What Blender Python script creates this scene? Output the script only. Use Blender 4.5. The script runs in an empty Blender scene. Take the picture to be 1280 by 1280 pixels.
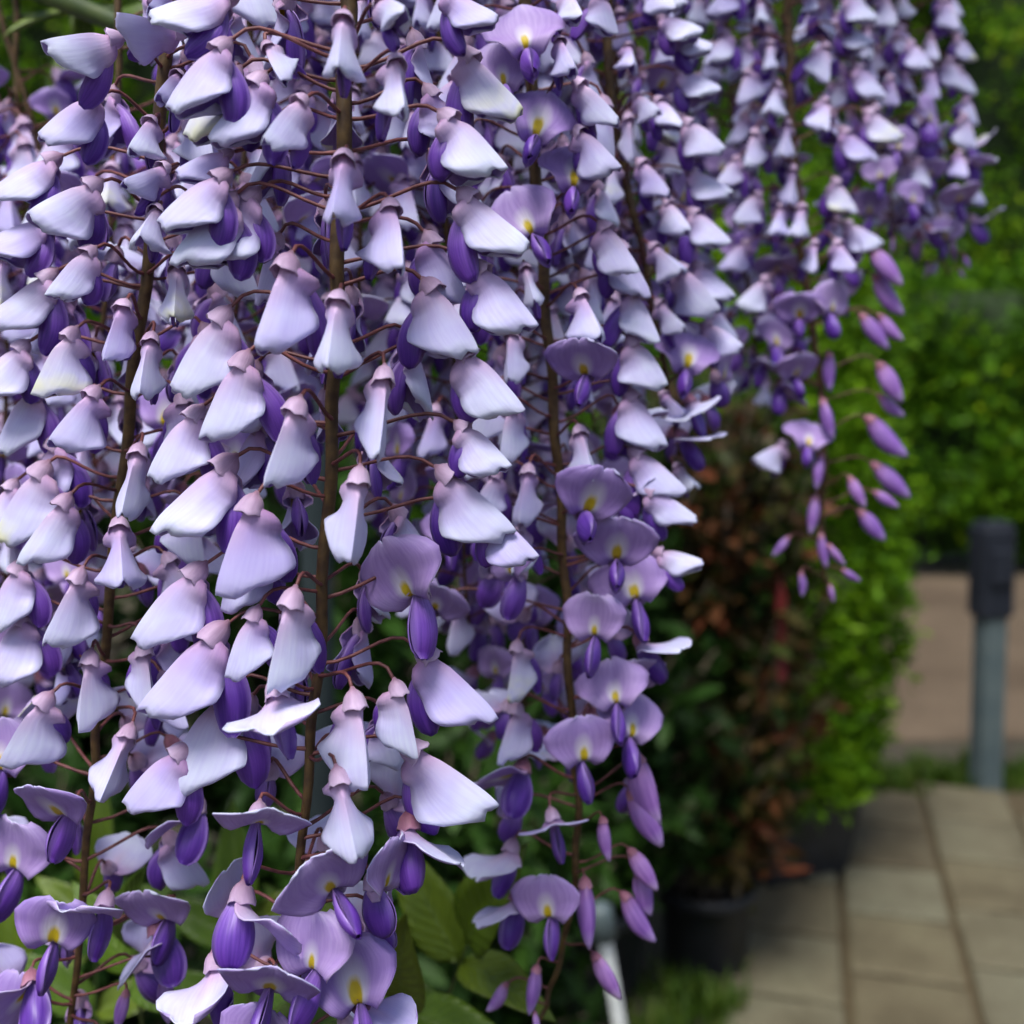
import bpy, math, random
import numpy as np
from mathutils import Vector, Matrix

random.seed(7)
rng = np.random.default_rng(7)
R = math.radians
scene = bpy.context.scene
COL = scene.collection

# ------------------------------------------------------------------ camera
FOV = R(50)
PITCH = R(7)
CAM = Vector((0, 0, 1.4))
F_PX = 1280 / (2 * math.tan(FOV / 2))
FWD = Vector((0, math.cos(PITCH), -math.sin(PITCH)))
UPV = Vector((0, math.sin(PITCH), math.cos(PITCH)))
RGT = Vector((1, 0, 0))
UP = Vector((0, 0, 1))
cd = bpy.data.cameras.new('camera')
cam = bpy.data.objects.new('camera', cd)
COL.objects.link(cam)
cam.location = CAM
cam.rotation_euler = (R(90) - PITCH, 0, 0)
cd.sensor_width = 36
cd.lens = 18 / math.tan(FOV / 2)
cd.clip_start = 0.01
cd.clip_end = 500
cd.dof.use_dof = True
cd.dof.focus_distance = 0.275
cd.dof.aperture_fstop = 10.5
cd.dof.aperture_blades = 0
scene.camera = cam

# ------------------------------------------------------------------ sky, sun, exposure
SUN_EL, SUN_AZ = R(64), R(205)          # azimuth from +Y, clockwise: behind the camera, a little to its left
w = bpy.data.worlds.new('World')
scene.world = w
w.use_nodes = True
nt = w.node_tree
sky = nt.nodes.new('ShaderNodeTexSky')
sky.sky_type = 'NISHITA'
sky.sun_disc = False
sky.sun_elevation = SUN_EL
sky.sun_rotation = SUN_AZ
sky.dust_density = 3.0
sky.air_density = 1.0
sky.ozone_density = 1.0
nt.links.new(sky.outputs[0], nt.nodes['Background'].inputs[0])
nt.nodes['Background'].inputs[1].default_value = 0.072
sd = bpy.data.lights.new('sun', 'SUN')
sd.energy = 1.9
sd.angle = R(24)
sd.color = (1.0, 0.98, 0.95)
sun = bpy.data.objects.new('sun', sd)
COL.objects.link(sun)
sdir = Vector((math.sin(SUN_AZ) * math.cos(SUN_EL), math.cos(SUN_AZ) * math.cos(SUN_EL), math.sin(SUN_EL)))
sun.rotation_euler = (-sdir).to_track_quat('-Z', 'Y').to_euler()
sun.location = (0, 0, 6)
vs = scene.view_settings
vs.view_transform = 'Standard'
vs.look = 'None'
vs.gamma = 1
vs.use_curve_mapping = False
vs.exposure = 1.05
scene.cycles.adaptive_threshold = 0.03
scene.cycles.max_bounces = 5
scene.cycles.diffuse_bounces = 3
scene.cycles.transmission_bounces = 4
scene.cycles.caustics_reflective = False
scene.cycles.caustics_refractive = False


# ------------------------------------------------------------------ helpers
def P(px, py, d):
    """world point seen at photo pixel (px,py) at depth d along the view axis"""
    return CAM + d * (FWD + RGT * ((px - 640) / F_PX) + UPV * ((640 - py) / F_PX))


def G(px, py, z=0.0):
    """ground point seen at photo pixel"""
    r = FWD + RGT * ((px - 640) / F_PX) + UPV * ((640 - py) / F_PX)
    return CAM + r * ((z - CAM.z) / r.z)


def link(name, data, parent=None, **kw):
    o = bpy.data.objects.new(name, data)
    COL.objects.link(o)
    if parent is not None:
        o.parent = parent
    for k, v in kw.items():
        o[k] = v
    return o


def thing(name, label, cat, loc=(0, 0, 0), group=None):
    o = bpy.data.objects.new(name, None)
    o.empty_display_size = 0.02
    COL.objects.link(o)
    o.location = loc
    o['label'] = label
    o['category'] = cat
    if group:
        o['group'] = group
    return o


class MB:
    """collects verts / faces / uvs / material indices"""
    def __init__(self):
        self.v, self.f, self.uv, self.mi = [], [], [], []

    def add(self, verts, faces, uvs=None, mi=0):
        o = len(self.v)
        self.v += [tuple(p) for p in verts]
        self.f += [tuple(i + o for i in q) for q in faces]
        self.uv += list(uvs) if uvs is not None else [(0.0, 0.0)] * len(verts)
        self.mi += [mi] * len(faces)

    def tube(self, pts, rad, seg=7, mi=0, cap=True):
        pts = [Vector(p) for p in pts]
        n = len(pts)
        rad = rad if hasattr(rad, '__len__') else [rad] * n
        vs_, uv = [], []
        prev = None
        for i, p in enumerate(pts):
            t = (pts[min(i + 1, n - 1)] - pts[max(i - 1, 0)]).normalized()
            if prev is None:
                s = t.cross(Vector((0.31, 0.2, 1))).normalized() if abs(t.z) < .95 else t.cross(Vector((1, 0.1, 0))).normalized()
            else:
                s = (prev - t * prev.dot(t)).normalized()
            prev = s
            b = t.cross(s)
            for k in range(seg):
                a = 2 * math.pi * k / seg
                vs_.append(p + (s * math.cos(a) + b * math.sin(a)) * rad[i])
                uv.append((i / (n - 1), k / seg))
        fs = []
        for i in range(n - 1):
            for k in range(seg):
                k2 = (k + 1) % seg
                fs.append((i * seg + k, i * seg + k2, (i + 1) * seg + k2, (i + 1) * seg + k))
        if cap:
            fs.append(tuple(range(seg))[::-1])
            fs.append(tuple((n - 1) * seg + k for k in range(seg)))
        self.add(vs_, fs, uv, mi)

    def box(self, c, s, mi=0, taper=1.0):
        x, y, z = [k / 2 for k in s]
        vs_ = []
        for sz in (-1, 1):
            q = taper if sz > 0 else 1.0
            for sx, sy in ((-1, -1), (1, -1), (1, 1), (-1, 1)):
                vs_.append((c[0] + sx * x * q, c[1] + sy * y * q, c[2] + sz * z))
        self.add(vs_, [(3, 2, 1, 0), (4, 5, 6, 7), (0, 1, 5, 4), (1, 2, 6, 5), (2, 3, 7, 6), (3, 0, 4, 7)], None, mi)

    def mesh(self, name, mats, smooth=True):
        me = bpy.data.meshes.new(name)
        me.from_pydata(self.v, [], self.f)
        for m in mats:
            me.materials.append(m)
        me.polygons.foreach_set('material_index', self.mi)
        ul = me.uv_layers.new(name='UVMap')
        li = np.zeros(len(me.loops), dtype=np.int32)
        me.loops.foreach_get('vertex_index', li)
        ul.data.foreach_set('uv', np.array(self.uv, dtype=np.float32)[li].ravel())
        me.polygons.foreach_set('use_smooth', [smooth] * len(me.polygons))
        me.update()
        return me


def bez(p0, p1, p2, p3, n):
    out = []
    for i in range(n + 1):
        t = i / n
        out.append(p0 * (1 - t) ** 3 + p1 * 3 * t * (1 - t) ** 2 + p2 * 3 * t * t * (1 - t) + p3 * t ** 3)
    return out


def smooth_path(pts, per=6):
    pts = [Vector(p) for p in pts]
    out = []
    n = len(pts)
    for i in range(n - 1):
        a, b = pts[i], pts[i + 1]
        ta = (pts[i + 1] - pts[max(i - 1, 0)]) / (2 if i > 0 else 1)
        tb = (pts[min(i + 2, n - 1)] - pts[i]) / (2 if i + 2 < n else 1)
        out += bez(a, a + ta / 3, b - tb / 3, b, per)[(0 if i == 0 else 1):]
    return out


def lerp(a, b, t):
    return a + (b - a) * t


def sstep(a, b, x):
    t = np.clip((x - a) / (b - a), 0, 1)
    return t * t * (3 - 2 * t)


# ------------------------------------------------------------------ materials
def mat(name):
    m = bpy.data.materials.new(name)
    m.use_nodes = True
    t = m.node_tree
    return m, t, t.nodes['Principled BSDF'], t.nodes['Material Output']


def node(t, kind, **kw):
    n = t.nodes.new(kind)
    for k, v in kw.items():
        setattr(n, k, v)
    return n


def ramp(t, fac, stops, interp='LINEAR'):
    r = node(t, 'ShaderNodeValToRGB')
    r.color_ramp.interpolation = interp
    el = r.color_ramp.elements
    while len(el) < len(stops):
        el.new(0.5)
    for e, (p, c) in zip(el, stops):
        e.position = p
        e.color = (*c, 1) if len(c) == 3 else c
    t.links.new(fac, r.inputs[0])
    return r.outputs[0]


def mixc(t, fac, a, b, mode='MIX'):
    m = node(t, 'ShaderNodeMix', data_type='RGBA', blend_type=mode)
    for sock, val in ((m.inputs['Factor'], fac), (m.inputs['A'], a), (m.inputs['B'], b)):
        if hasattr(val, 'is_output'):
            t.links.new(val, sock)
        elif isinstance(val, (tuple, list)):
            sock.default_value = (*val, 1)
        else:
            sock.default_value = val
    return m.outputs['Result']


def math_(t, op, a, b=0.0, c=None):
    m = node(t, 'ShaderNodeMath', operation=op)
    for i, v in enumerate((a, b) if c is None else (a, b, c)):
        if hasattr(v, 'is_output'):
            t.links.new(v, m.inputs[i])
        else:
            m.inputs[i].default_value = v
    return m.outputs[0]


def translucent_out(t, bsdf, out, color, amount):
    tr = node(t, 'ShaderNodeBsdfTranslucent')
    t.links.new(color, tr.inputs[0])
    mx = node(t, 'ShaderNodeMixShader')
    mx.inputs[0].default_value = amount
    t.links.new(bsdf.outputs[0], mx.inputs[1])
    t.links.new(tr.outputs[0], mx.inputs[2])
    t.links.new(mx.outputs[0], out.inputs[0])


def uv_split(t):
    tc = node(t, 'ShaderNodeTexCoord')
    s = node(t, 'ShaderNodeSeparateXYZ')
    t.links.new(tc.outputs['UV'], s.inputs[0])
    return tc, s.outputs[0], s.outputs[1]


def veins(t, tc, scale=(2.0, 26.0, 1.0), detail=3.0):
    """streaks that run along the petal"""
    mp = node(t, 'ShaderNodeMapping')
    t.links.new(tc.outputs['UV'], mp.inputs[0])
    mp.inputs['Scale'].default_value = scale
    oi = node(t, 'ShaderNodeObjectInfo')
    cmb = node(t, 'ShaderNodeCombineXYZ')
    t.links.new(math_(t, 'MULTIPLY', oi.outputs['Random'], 40.0), cmb.inputs[0])
    t.links.new(cmb.outputs[0], mp.inputs['Location'])
    n = node(t, 'ShaderNodeTexNoise')
    n.inputs['Scale'].default_value = 1.0
    n.inputs['Detail'].default_value = detail
    t.links.new(mp.outputs[0], n.inputs['Vector'])
    return n.outputs['Fac'], oi


def bump(t, bsdf, height, strength=0.2, dist=0.001):
    b = node(t, 'ShaderNodeBump')
    b.inputs['Strength'].default_value = strength
    b.inputs['Distance'].default_value = dist
    t.links.new(height, b.inputs['Height'])
    t.links.new(b.outputs[0], bsdf.inputs['Normal'])


def petal_outer():
    m, t, b, o = mat('petal_back')
    tc, u, v = uv_split(t)
    vn, oi = veins(t, tc)
    base = ramp(t, u, [(0.0, (0.56, 0.34, 0.52)), (0.12, (0.64, 0.47, 0.69)), (0.28, (0.67, 0.61, 0.86)), (0.55, (0.70, 0.73, 0.95)), (1.0, (0.76, 0.82, 0.97))])
    # lilac tint differs from flower to flower, older ones are whiter
    tint = ramp(t, oi.outputs['Random'], [(0.0, (0.86, 0.78, 0.96)), (0.4, (0.97, 0.95, 1.0)), (1.0, (1.0, 1.0, 1.0))])
    c = mixc(t, 1.0, base, tint, 'MULTIPLY')
    st = ramp(t, vn, [(0.35, (0.88, 0.84, 0.95)), (0.62, (1, 1, 1))])
    c = mixc(t, 0.55, c, st, 'MULTIPLY')
    # large soft blotches
    n2 = node(t, 'ShaderNodeTexNoise')
    n2.inputs['Scale'].default_value = 2.2
    n2.noise_dimensions = '4D'
    t.links.new(tc.outputs['UV'], n2.inputs['Vector'])
    t.links.new(math_(t, 'MULTIPLY', oi.outputs['Random'], 91.0), n2.inputs['W'])
    bl = ramp(t, n2.outputs['Fac'], [(0.4, (0.90, 0.84, 0.96)), (0.6, (1, 1, 1))])
    c = mixc(t, 0.8, c, bl, 'MULTIPLY')
    # pink flush along the mid rib near the calyx
    rib = math_(t, 'SUBTRACT', 1.0, math_(t, 'MULTIPLY', math_(t, 'ABSOLUTE', math_(t, 'SUBTRACT', v, 0.5)), 7.0))
    rib = math_(t, 'MULTIPLY', math_(t, 'MAXIMUM', rib, 0.0), math_(t, 'MAXIMUM', math_(t, 'SUBTRACT', 0.75, u), 0.0))
    c = mixc(t, math_(t, 'MINIMUM', math_(t, 'MULTIPLY', rib, 0.9), 0.6), c, (0.62, 0.36, 0.56))
    # cream ageing at the tip of some flowers
    age = math_(t, 'GREATER_THAN', oi.outputs['Random'], 0.93)
    tip = ramp(t, u, [(0.45, (0, 0, 0)), (0.95, (1, 1, 1))])
    n3 = ramp(t, n2.outputs['Fac'], [(0.42, (0, 0, 0)), (0.58, (1, 1, 1))])
    fa = math_(t, 'MULTIPLY', math_(t, 'MULTIPLY', age, tip), n3)
    c = mixc(t, math_(t, 'MULTIPLY', fa, 0.85), c, (0.80, 0.80, 0.50))
    t.links.new(c, b.inputs['Base Color'])
    b.inputs['Roughness'].default_value = 0.55
    b.inputs['Specular IOR Level'].default_value = 0.35
    b.inputs['Sheen Weight'].default_value = 0.15
    bump(t, b, vn, 0.22, 0.0004)
    translucent_out(t, b, o, c, 0.18)
    return m


def petal_inner():
    m, t, b, o = mat('petal_face')
    tc, u, v = uv_split(t)
    vn, oi = veins(t, tc)
    base = ramp(t, u, [(0.0, (0.55, 0.43, 0.68)), (0.35, (0.46, 0.32, 0.63)), (0.8, (0.48, 0.35, 0.68)), (1.0, (0.60, 0.50, 0.78))])
    tint = ramp(t, oi.outputs['Random'], [(0.0, (0.80, 0.74, 0.92)), (1.0, (1.0, 1.0, 1.0))])
    c = mixc(t, 1.0, base, tint, 'MULTIPLY')
    st = ramp(t, vn, [(0.35, (0.82, 0.76, 0.90)), (0.62, (1, 1, 1))])
    c = mixc(t, 0.8, c, st, 'MULTIPLY')
    av = math_(t, 'ABSOLUTE', math_(t, 'SUBTRACT', v, 0.5))
    wob = math_(t, 'MULTIPLY', math_(t, 'SUBTRACT', vn, 0.5), 0.08)
    d1 = math_(t, 'ADD', math_(t, 'SQRT', math_(t, 'ADD', math_(t, 'POWER', math_(t, 'MULTIPLY', av, 3.1), 2.0), math_(t, 'POWER', math_(t, 'MULTIPLY', math_(t, 'SUBTRACT', u, 0.16), 1.05), 2.0))), wob)
    d1 = math_(t, 'MULTIPLY', d1, math_(t, 'MULTIPLY_ADD', oi.outputs['Random'], 0.5, 0.80))
    wh = ramp(t, d1, [(0.26, (1, 1, 1)), (0.58, (0, 0, 0))])
    c = mixc(t, math_(t, 'MULTIPLY', wh, 0.9), c, (0.78, 0.76, 0.80))
    ye = ramp(t, d1, [(0.21, (1, 1, 1)), (0.31, (0, 0, 0))])
    c = mixc(t, ye, c, (0.62, 0.46, 0.02))
    t.links.new(c, b.inputs['Base Color'])
    b.inputs['Roughness'].default_value = 0.5
    b.inputs['Specular IOR Level'].default_value = 0.35
    bump(t, b, vn, 0.35, 0.0004)
    translucent_out(t, b, o, c, 0.18)
    return m


def petal_wing(name, stops, tl=0.12):
    m, t, b, o = mat(name)
    tc, u, v = uv_split(t)
    vn, oi = veins(t, tc, (1.5, 14.0, 1.0))
    base = ramp(t, u, stops)
    st = ramp(t, vn, [(0.3, (0.62, 0.56, 0.75)), (0.65, (1.1, 1.1, 1.1))])
    c = mixc(t, 0.9, base, st, 'MULTIPLY')
    tint = ramp(t, oi.outputs['Random'], [(0.0, (0.72, 0.66, 0.86)), (1.0, (1.2, 1.15, 1.1))])
    c = mixc(t, 1.0, c, tint, 'MULTIPLY')
    # paler rim
    e = ramp(t, math_(t, 'ABSOLUTE', math_(t, 'SUBTRACT', v, 0.5)), [(0.36, (0, 0, 0)), (0.5, (1, 1, 1))])
    c = mixc(t, math_(t, 'MULTIPLY', e, 0.45), c, (0.42, 0.28, 0.66))
    t.links.new(c, b.inputs['Base Color'])
    b.inputs['Roughness'].default_value = 0.42
    bump(t, b, vn, 0.3, 0.0004)
    translucent_out(t, b, o, c, tl)
    return m


def simple(name, c1, c2, scale=30, rough=0.6, bumps=0.3, bdist=0.001, detail=4, spec=0.4, rnd=0.0, tl=0.0, lo=0.35, hi=0.65):
    m, t, b, o = mat(name)
    tc = node(t, 'ShaderNodeTexCoord')
    n = node(t, 'ShaderNodeTexNoise')
    n.inputs['Scale'].default_value = scale
    n.inputs['Detail'].default_value = detail
    t.links.new(tc.outputs['Object'], n.inputs['Vector'])
    c = ramp(t, n.outputs['Fac'], [(lo, c1), (hi, c2)])
    if rnd:
        oi = node(t, 'ShaderNodeObjectInfo')
        c = mixc(t, 1.0, c, ramp(t, oi.outputs['Random'], [(0, (1 - rnd,) * 3), (1, (1 + rnd,) * 3)]), 'MULTIPLY')
    t.links.new(c, b.inputs['Base Color'])
    b.inputs['Roughness'].default_value = rough
    b.inputs['Specular IOR Level'].default_value = spec
    if bumps:
        bump(t, b, n.outputs['Fac'], bumps, bdist)
    if tl:
        translucent_out(t, b, o, c, tl)
    return m


def leaf_mat(name, stops, rough=0.45, tl=0.25, vscale=0.0):
    """colour picked per leaf by an island-random value stored in UV.x of a second channel -> uv.x holds it"""
    m, t, b, o = mat(name)
    at = node(t, 'ShaderNodeAttribute')
    at.attribute_name = 'tone'
    c = ramp(t, at.outputs['Fac'], stops)
    tc = node(t, 'ShaderNodeTexCoord')
    n = node(t, 'ShaderNodeTexNoise')
    n.inputs['Scale'].default_value = 6
    t.links.new(tc.outputs['Object'], n.inputs['Vector'])
    c = mixc(t, 0.8, c, ramp(t, n.outputs['Fac'], [(0.35, (0.65, 0.7, 0.6)), (0.65, (1.15, 1.15, 1.1))]), 'MULTIPLY')
    t.links.new(c, b.inputs['Base Color'])
    b.inputs['Roughness'].default_value = rough
    b.inputs['Specular IOR Level'].default_value = 0.12
    translucent_out(t, b, o, c, tl)
    return m


M = {}
M['back'] = petal_outer()
M['face'] = petal_inner()
M['wing'] = petal_wing('petal_wing', [(0.0, (0.50, 0.42, 0.66)), (0.22, (0.30, 0.17, 0.56)), (0.55, (0.17, 0.065, 0.43)), (1.0, (0.11, 0.03, 0.32))])
M['keel'] = petal_wing('petal_keel', [(0.0, (0.50, 0.42, 0.60)), (0.3, (0.22, 0.12, 0.46)), (1.0, (0.09, 0.02, 0.28))])
M['bud'] = petal_wing('petal_bud', [(0.0, (0.42, 0.20, 0.40)), (0.3, (0.45, 0.26, 0.62)), (0.7, (0.36, 0.18, 0.56)), (1.0, (0.58, 0.46, 0.74))], 0.15)
def calyx_mat(name, c0, c1, c2):
    m, t, b, o = mat(name)
    tc, u, v = uv_split(t)
    vn, oi = veins(t, tc, (2.0, 9.0, 1.0))
    c = ramp(t, u, [(0.05, c0), (0.4, c1), (0.7, c2)])
    c = mixc(t, 0.8, c, ramp(t, vn, [(0.3, (0.72, 0.66, 0.72)), (0.65, (1.08, 1.06, 1.08))]), 'MULTIPLY')
    c = mixc(t, 1.0, c, ramp(t, oi.outputs['Random'], [(0, (0.82, 0.76, 0.82)), (1, (1.1, 1.12, 1.12))]), 'MULTIPLY')
    t.links.new(c, b.inputs['Base Color'])
    b.inputs['Roughness'].default_value = 0.6
    b.inputs['Sheen Weight'].default_value = 0.2
    bump(t, b, vn, 0.4, 0.0005)
    translucent_out(t, b, o, c, 0.12)
    return m


M['calyx'] = calyx_mat('calyx_skin', (0.32, 0.17, 0.24), (0.52, 0.37, 0.53), (0.68, 0.53, 0.73))
M['calyx_red'] = calyx_mat('calyx_red_skin', (0.22, 0.07, 0.10), (0.36, 0.14, 0.20), (0.46, 0.22, 0.32))
M['pedicel'] = simple('pedicel_skin', (0.10, 0.028, 0.030), (0.19, 0.065, 0.062), 8, 0.5, 0.0, rnd=0.25)
M['rachis'] = simple('rachis_skin', (0.045, 0.022, 0.009), (0.11, 0.065, 0.02), 260, 0.6, 0.5, 0.0006)
M['bark'] = simple('vine_bark', (0.05, 0.045, 0.03), (0.15, 0.12, 0.08), 60, 0.8, 0.8, 0.003)
M['shoot'] = simple('green_shoot', (0.03, 0.06, 0.012), (0.07, 0.10, 0.02), 80, 0.6, 0.3, 0.0006)


def wleaf():
    m, t, b, o = mat('wisteria_leaf')
    tc, u, v = uv_split(t)
    oi = node(t, 'ShaderNodeObjectInfo')
    c = ramp(t, oi.outputs['Random'], [(0, (0.07, 0.14, 0.010)), (0.6, (0.11, 0.20, 0.012)), (1, (0.16, 0.22, 0.018))])
    av = math_(t, 'ABSOLUTE', math_(t, 'SUBTRACT', v, 0.5))
    mid = ramp(t, av, [(0.012, (1, 1, 1)), (0.03, (0, 0, 0))])
    wv = math_(t, 'SINE', math_(t, 'MULTIPLY', math_(t, 'ADD', u, math_(t, 'MULTIPLY', av, -0.55)), 62.0))
    side = ramp(t, wv, [(0.9, (0, 0, 0)), (1.0, (1, 1, 1))])
    c2 = mixc(t, math_(t, 'MULTIPLY', math_(t, 'MAXIMUM', mid, math_(t, 'MULTIPLY', side, 0.5)), 0.7), c, (0.16, 0.24, 0.05))
    n = node(t, 'ShaderNodeTexNoise')
    n.inputs['Scale'].default_value = 5
    t.links.new(tc.outputs['UV'], n.inputs['Vector'])
    c3 = mixc(t, 0.6, c2, ramp(t, n.outputs['Fac'], [(0.35, (0.7, 0.75, 0.6)), (0.65, (1.1, 1.1, 1.0))]), 'MULTIPLY')
    t.links.new(c3, b.inputs['Base Color'])
    b.inputs['Roughness'].default_value = 0.42
    bump(t, b, math_(t, 'MULTIPLY', wv, -1.0), 0.25, 0.0006)
    translucent_out(t, b, o, c3, 0.3)
    return m


M['wleaf'] = wleaf()
M['hedge'] = leaf_mat('hedge_leaf', [(0, (0.03, 0.085, 0.004)), (0.45, (0.085, 0.21, 0.008)), (0.8, (0.16, 0.32, 0.010)), (1, (0.26, 0.38, 0.012))])
M['conifer'] = leaf_mat('conifer_spray', [(0, (0.03, 0.08, 0.006)), (0.5, (0.10, 0.23, 0.008)), (1, (0.20, 0.36, 0.012))])
M['redleaf'] = leaf_mat('red_shrub_leaf', [(0, (0.008, 0.022, 0.006)), (0.40, (0.025, 0.055, 0.010)), (0.62, (0.055, 0.050, 0.015)), (0.85, (0.10, 0.050, 0.022)), (1, (0.13, 0.040, 0.020))])
M['darkleaf'] = leaf_mat('dark_shrub_leaf', [(0, (0.012, 0.030, 0.008)), (0.6, (0.03, 0.075, 0.012)), (1, (0.06, 0.13, 0.02))])
M['grass'] = leaf_mat('grass_blade', [(0, (0.03, 0.065, 0.008)), (0.7, (0.065, 0.13, 0.014)), (1, (0.13, 0.15, 0.03))])
M['wood'] = simple('twig_bark', (0.045, 0.035, 0.025), (0.12, 0.09, 0.06), 40, 0.85, 0.6, 0.003)
M['pot'] = simple('black_pot_plastic', (0.010, 0.011, 0.014), (0.020, 0.021, 0.026), 14, 0.45, 0.15, 0.002)
M['compost'] = simple('potting_compost', (0.012, 0.009, 0.007), (0.05, 0.035, 0.025), 45, 0.95, 0.9, 0.01)
M['post'] = simple('grey_post_paint', (0.070, 0.098, 0.105), (0.098, 0.128, 0.130), 9, 0.5, 0.15, 0.002)
M['darkpost'] = simple('dark_post_paint', (0.020, 0.029, 0.032), (0.030, 0.041, 0.044), 9, 0.85, 0.15, 0.002, spec=0.1)
M['head'] = simple('dark_post_head', (0.007, 0.010, 0.018), (0.013, 0.016, 0.026), 12, 0.6, 0.1, 0.002)
M['steel'] = simple('galvanised_stake', (0.42, 0.44, 0.43), (0.58, 0.60, 0.58), 20, 0.45, 0.1, 0.001)
M['bamboo'] = simple('bamboo_cane', (0.26, 0.19, 0.11), (0.38, 0.29, 0.17), 12, 0.6, 0.2, 0.001)
M['redtag'] = simple('red_label_plastic', (0.09, 0.003, 0.004), (0.12, 0.005, 0.005), 10, 0.7, 0.05)


def slab_mat():
    m, t, b, o = mat('paving_slab')
    tc = node(t, 'ShaderNodeTexCoord')
    ge = node(t, 'ShaderNodeNewGeometry')
    n = node(t, 'ShaderNodeTexNoise'); n.inputs['Scale'].default_value = 5.5; n.inputs['Detail'].default_value = 7
    t.links.new(ge.outputs['Position'], n.inputs['Vector'])
    n2 = node(t, 'ShaderNodeTexNoise'); n2.inputs['Scale'].default_value = 70; n2.inputs['Detail'].default_value = 5
    t.links.new(ge.outputs['Position'], n2.inputs['Vector'])
    oi = node(t, 'ShaderNodeObjectInfo')
    base = ramp(t, oi.outputs['Random'], [(0, (0.090, 0.073, 0.041)), (0.5, (0.118, 0.101, 0.058)), (1, (0.130, 0.124, 0.082))])
    c = mixc(t, 0.9, base, ramp(t, n.outputs['Fac'], [(0.3, (0.62, 0.58, 0.50)), (0.5, (1.0, 0.98, 0.95)), (0.7, (1.15, 1.18, 1.15))]), 'MULTIPLY')
    c = mixc(t, 0.6, c, ramp(t, n2.outputs['Fac'], [(0.35, (0.75, 0.72, 0.68)), (0.6, (1.08, 1.08, 1.08))]), 'MULTIPLY')
    t.links.new(c, b.inputs['Base Color'])
    b.inputs['Roughness'].default_value = 0.8
    bump(t, b, n2.outputs['Fac'], 0.5, 0.002)
    return m


def gravel_mat(name, c1, c2, c3, sc=14):
    m, t, b, o = mat(name)
    ge = node(t, 'ShaderNodeNewGeometry')
    n = node(t, 'ShaderNodeTexNoise'); n.inputs['Scale'].default_value = 1.7; n.inputs['Detail'].default_value = 8
    t.links.new(ge.outputs['Position'], n.inputs['Vector'])
    v = node(t, 'ShaderNodeTexVoronoi'); v.inputs['Scale'].default_value = sc * 4
    t.links.new(ge.outputs['Position'], v.inputs['Vector'])
    c = ramp(t, n.outputs['Fac'], [(0.3, c1), (0.5, c2), (0.7, c3)])
    c = mixc(t, 0.5, c, ramp(t, v.outputs['Distance'], [(0.0, (1.15, 1.15, 1.15)), (0.7, (0.6, 0.6, 0.6))]), 'MULTIPLY')
    t.links.new(c, b.inputs['Base Color'])
    b.inputs['Roughness'].default_value = 0.9
    bump(t, b, v.outputs['Distance'], 0.6, -0.01)
    return m


M['slab'] = slab_mat()
M['joint'] = gravel_mat('joint_soil', (0.06, 0.045, 0.018), (0.085, 0.062, 0.028), (0.11, 0.08, 0.04), 20)
M['path'] = gravel_mat('trodden_path', (0.08, 0.052, 0.029), (0.115, 0.080, 0.048), (0.15, 0.106, 0.066), 10)
M['soil'] = gravel_mat('nursery_soil', (0.035, 0.03, 0.02), (0.06, 0.05, 0.03), (0.09, 0.075, 0.045), 14)

# ------------------------------------------------------------------ setting: ground, path, paving
def sheet(name, pts, z, m, kind='structure'):
    mb = MB()
    mb.add([(p[0], p[1], z) for p in pts], [tuple(range(len(pts)))])
    o = link(name, mb.mesh(name, [m], False))
    o['kind'] = kind
    return o


ground = sheet('ground', [(-80, -40), (80, -40), (80, 160), (-80, 160)], 0.0, M['soil'])
path = sheet('path', [(0.9, 7.6), (0.9, 4.05), (2.3, 4.15), (9.0, 4.5), (9.0, 7.75)], 0.006, M['path'])
TH = math.atan(0.27)
AX = Vector((math.sin(TH), math.cos(TH), 0))      # along the long joints
AY = Vector((math.cos(TH), -math.sin(TH), 0))
P0 = G(1045, 1000, 0.035); P0.z = 0
SW = 0.272
bed = []
for a, b_ in ((-3.6, -1.06 * SW), (-3.6, 9 * SW), (0.28, 9 * SW), (0.28, -1.06 * SW)):
    bed.append(P0 + AX * a + AY * b_)
pav = sheet('pavement', bed, 0.012, M['joint'])


def slab_mesh(seed):
    r = random.Random(seed)
    mb = MB()
    hx, hy = 0.140, SW / 2 - 0.010
    z0, z1, z2 = 0.0, 0.018, 0.024
    bv = 0.007
    rings = []
    for (e, z) in ((0, z0), (0, z1), (bv, z2)):
        ring = []
        n = 4
        for (sx, sy, ex, ey) in ((-1, -1, 1, -1), (1, -1, 1, 1), (1, 1, -1, 1), (-1, 1, -1, -1)):
            for k in range(n):
                q = k / n
                x = lerp(sx, ex, q) * (hx - e) + r.uniform(-.002, .002)
                y = lerp(sy, ey, q) * (hy - e) + r.uniform(-.002, .002)
                ring.append((x, y, z + (r.uniform(-.001, .001) if z > 0 else 0)))
        rings.append(ring)
    n = 16
    vs_ = [p for q in rings for p in q]
    fs = []
    for i in range(2):
        for k in range(n):
            fs.append((i * n + k, i * n + (k + 1) % n, (i + 1) * n + (k + 1) % n, (i + 1) * n + k))
    fs.append(tuple(2 * n + k for k in range(n)))
    mb.add(vs_, fs)
    return mb.mesh('slab', [M['slab']], False)


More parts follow.
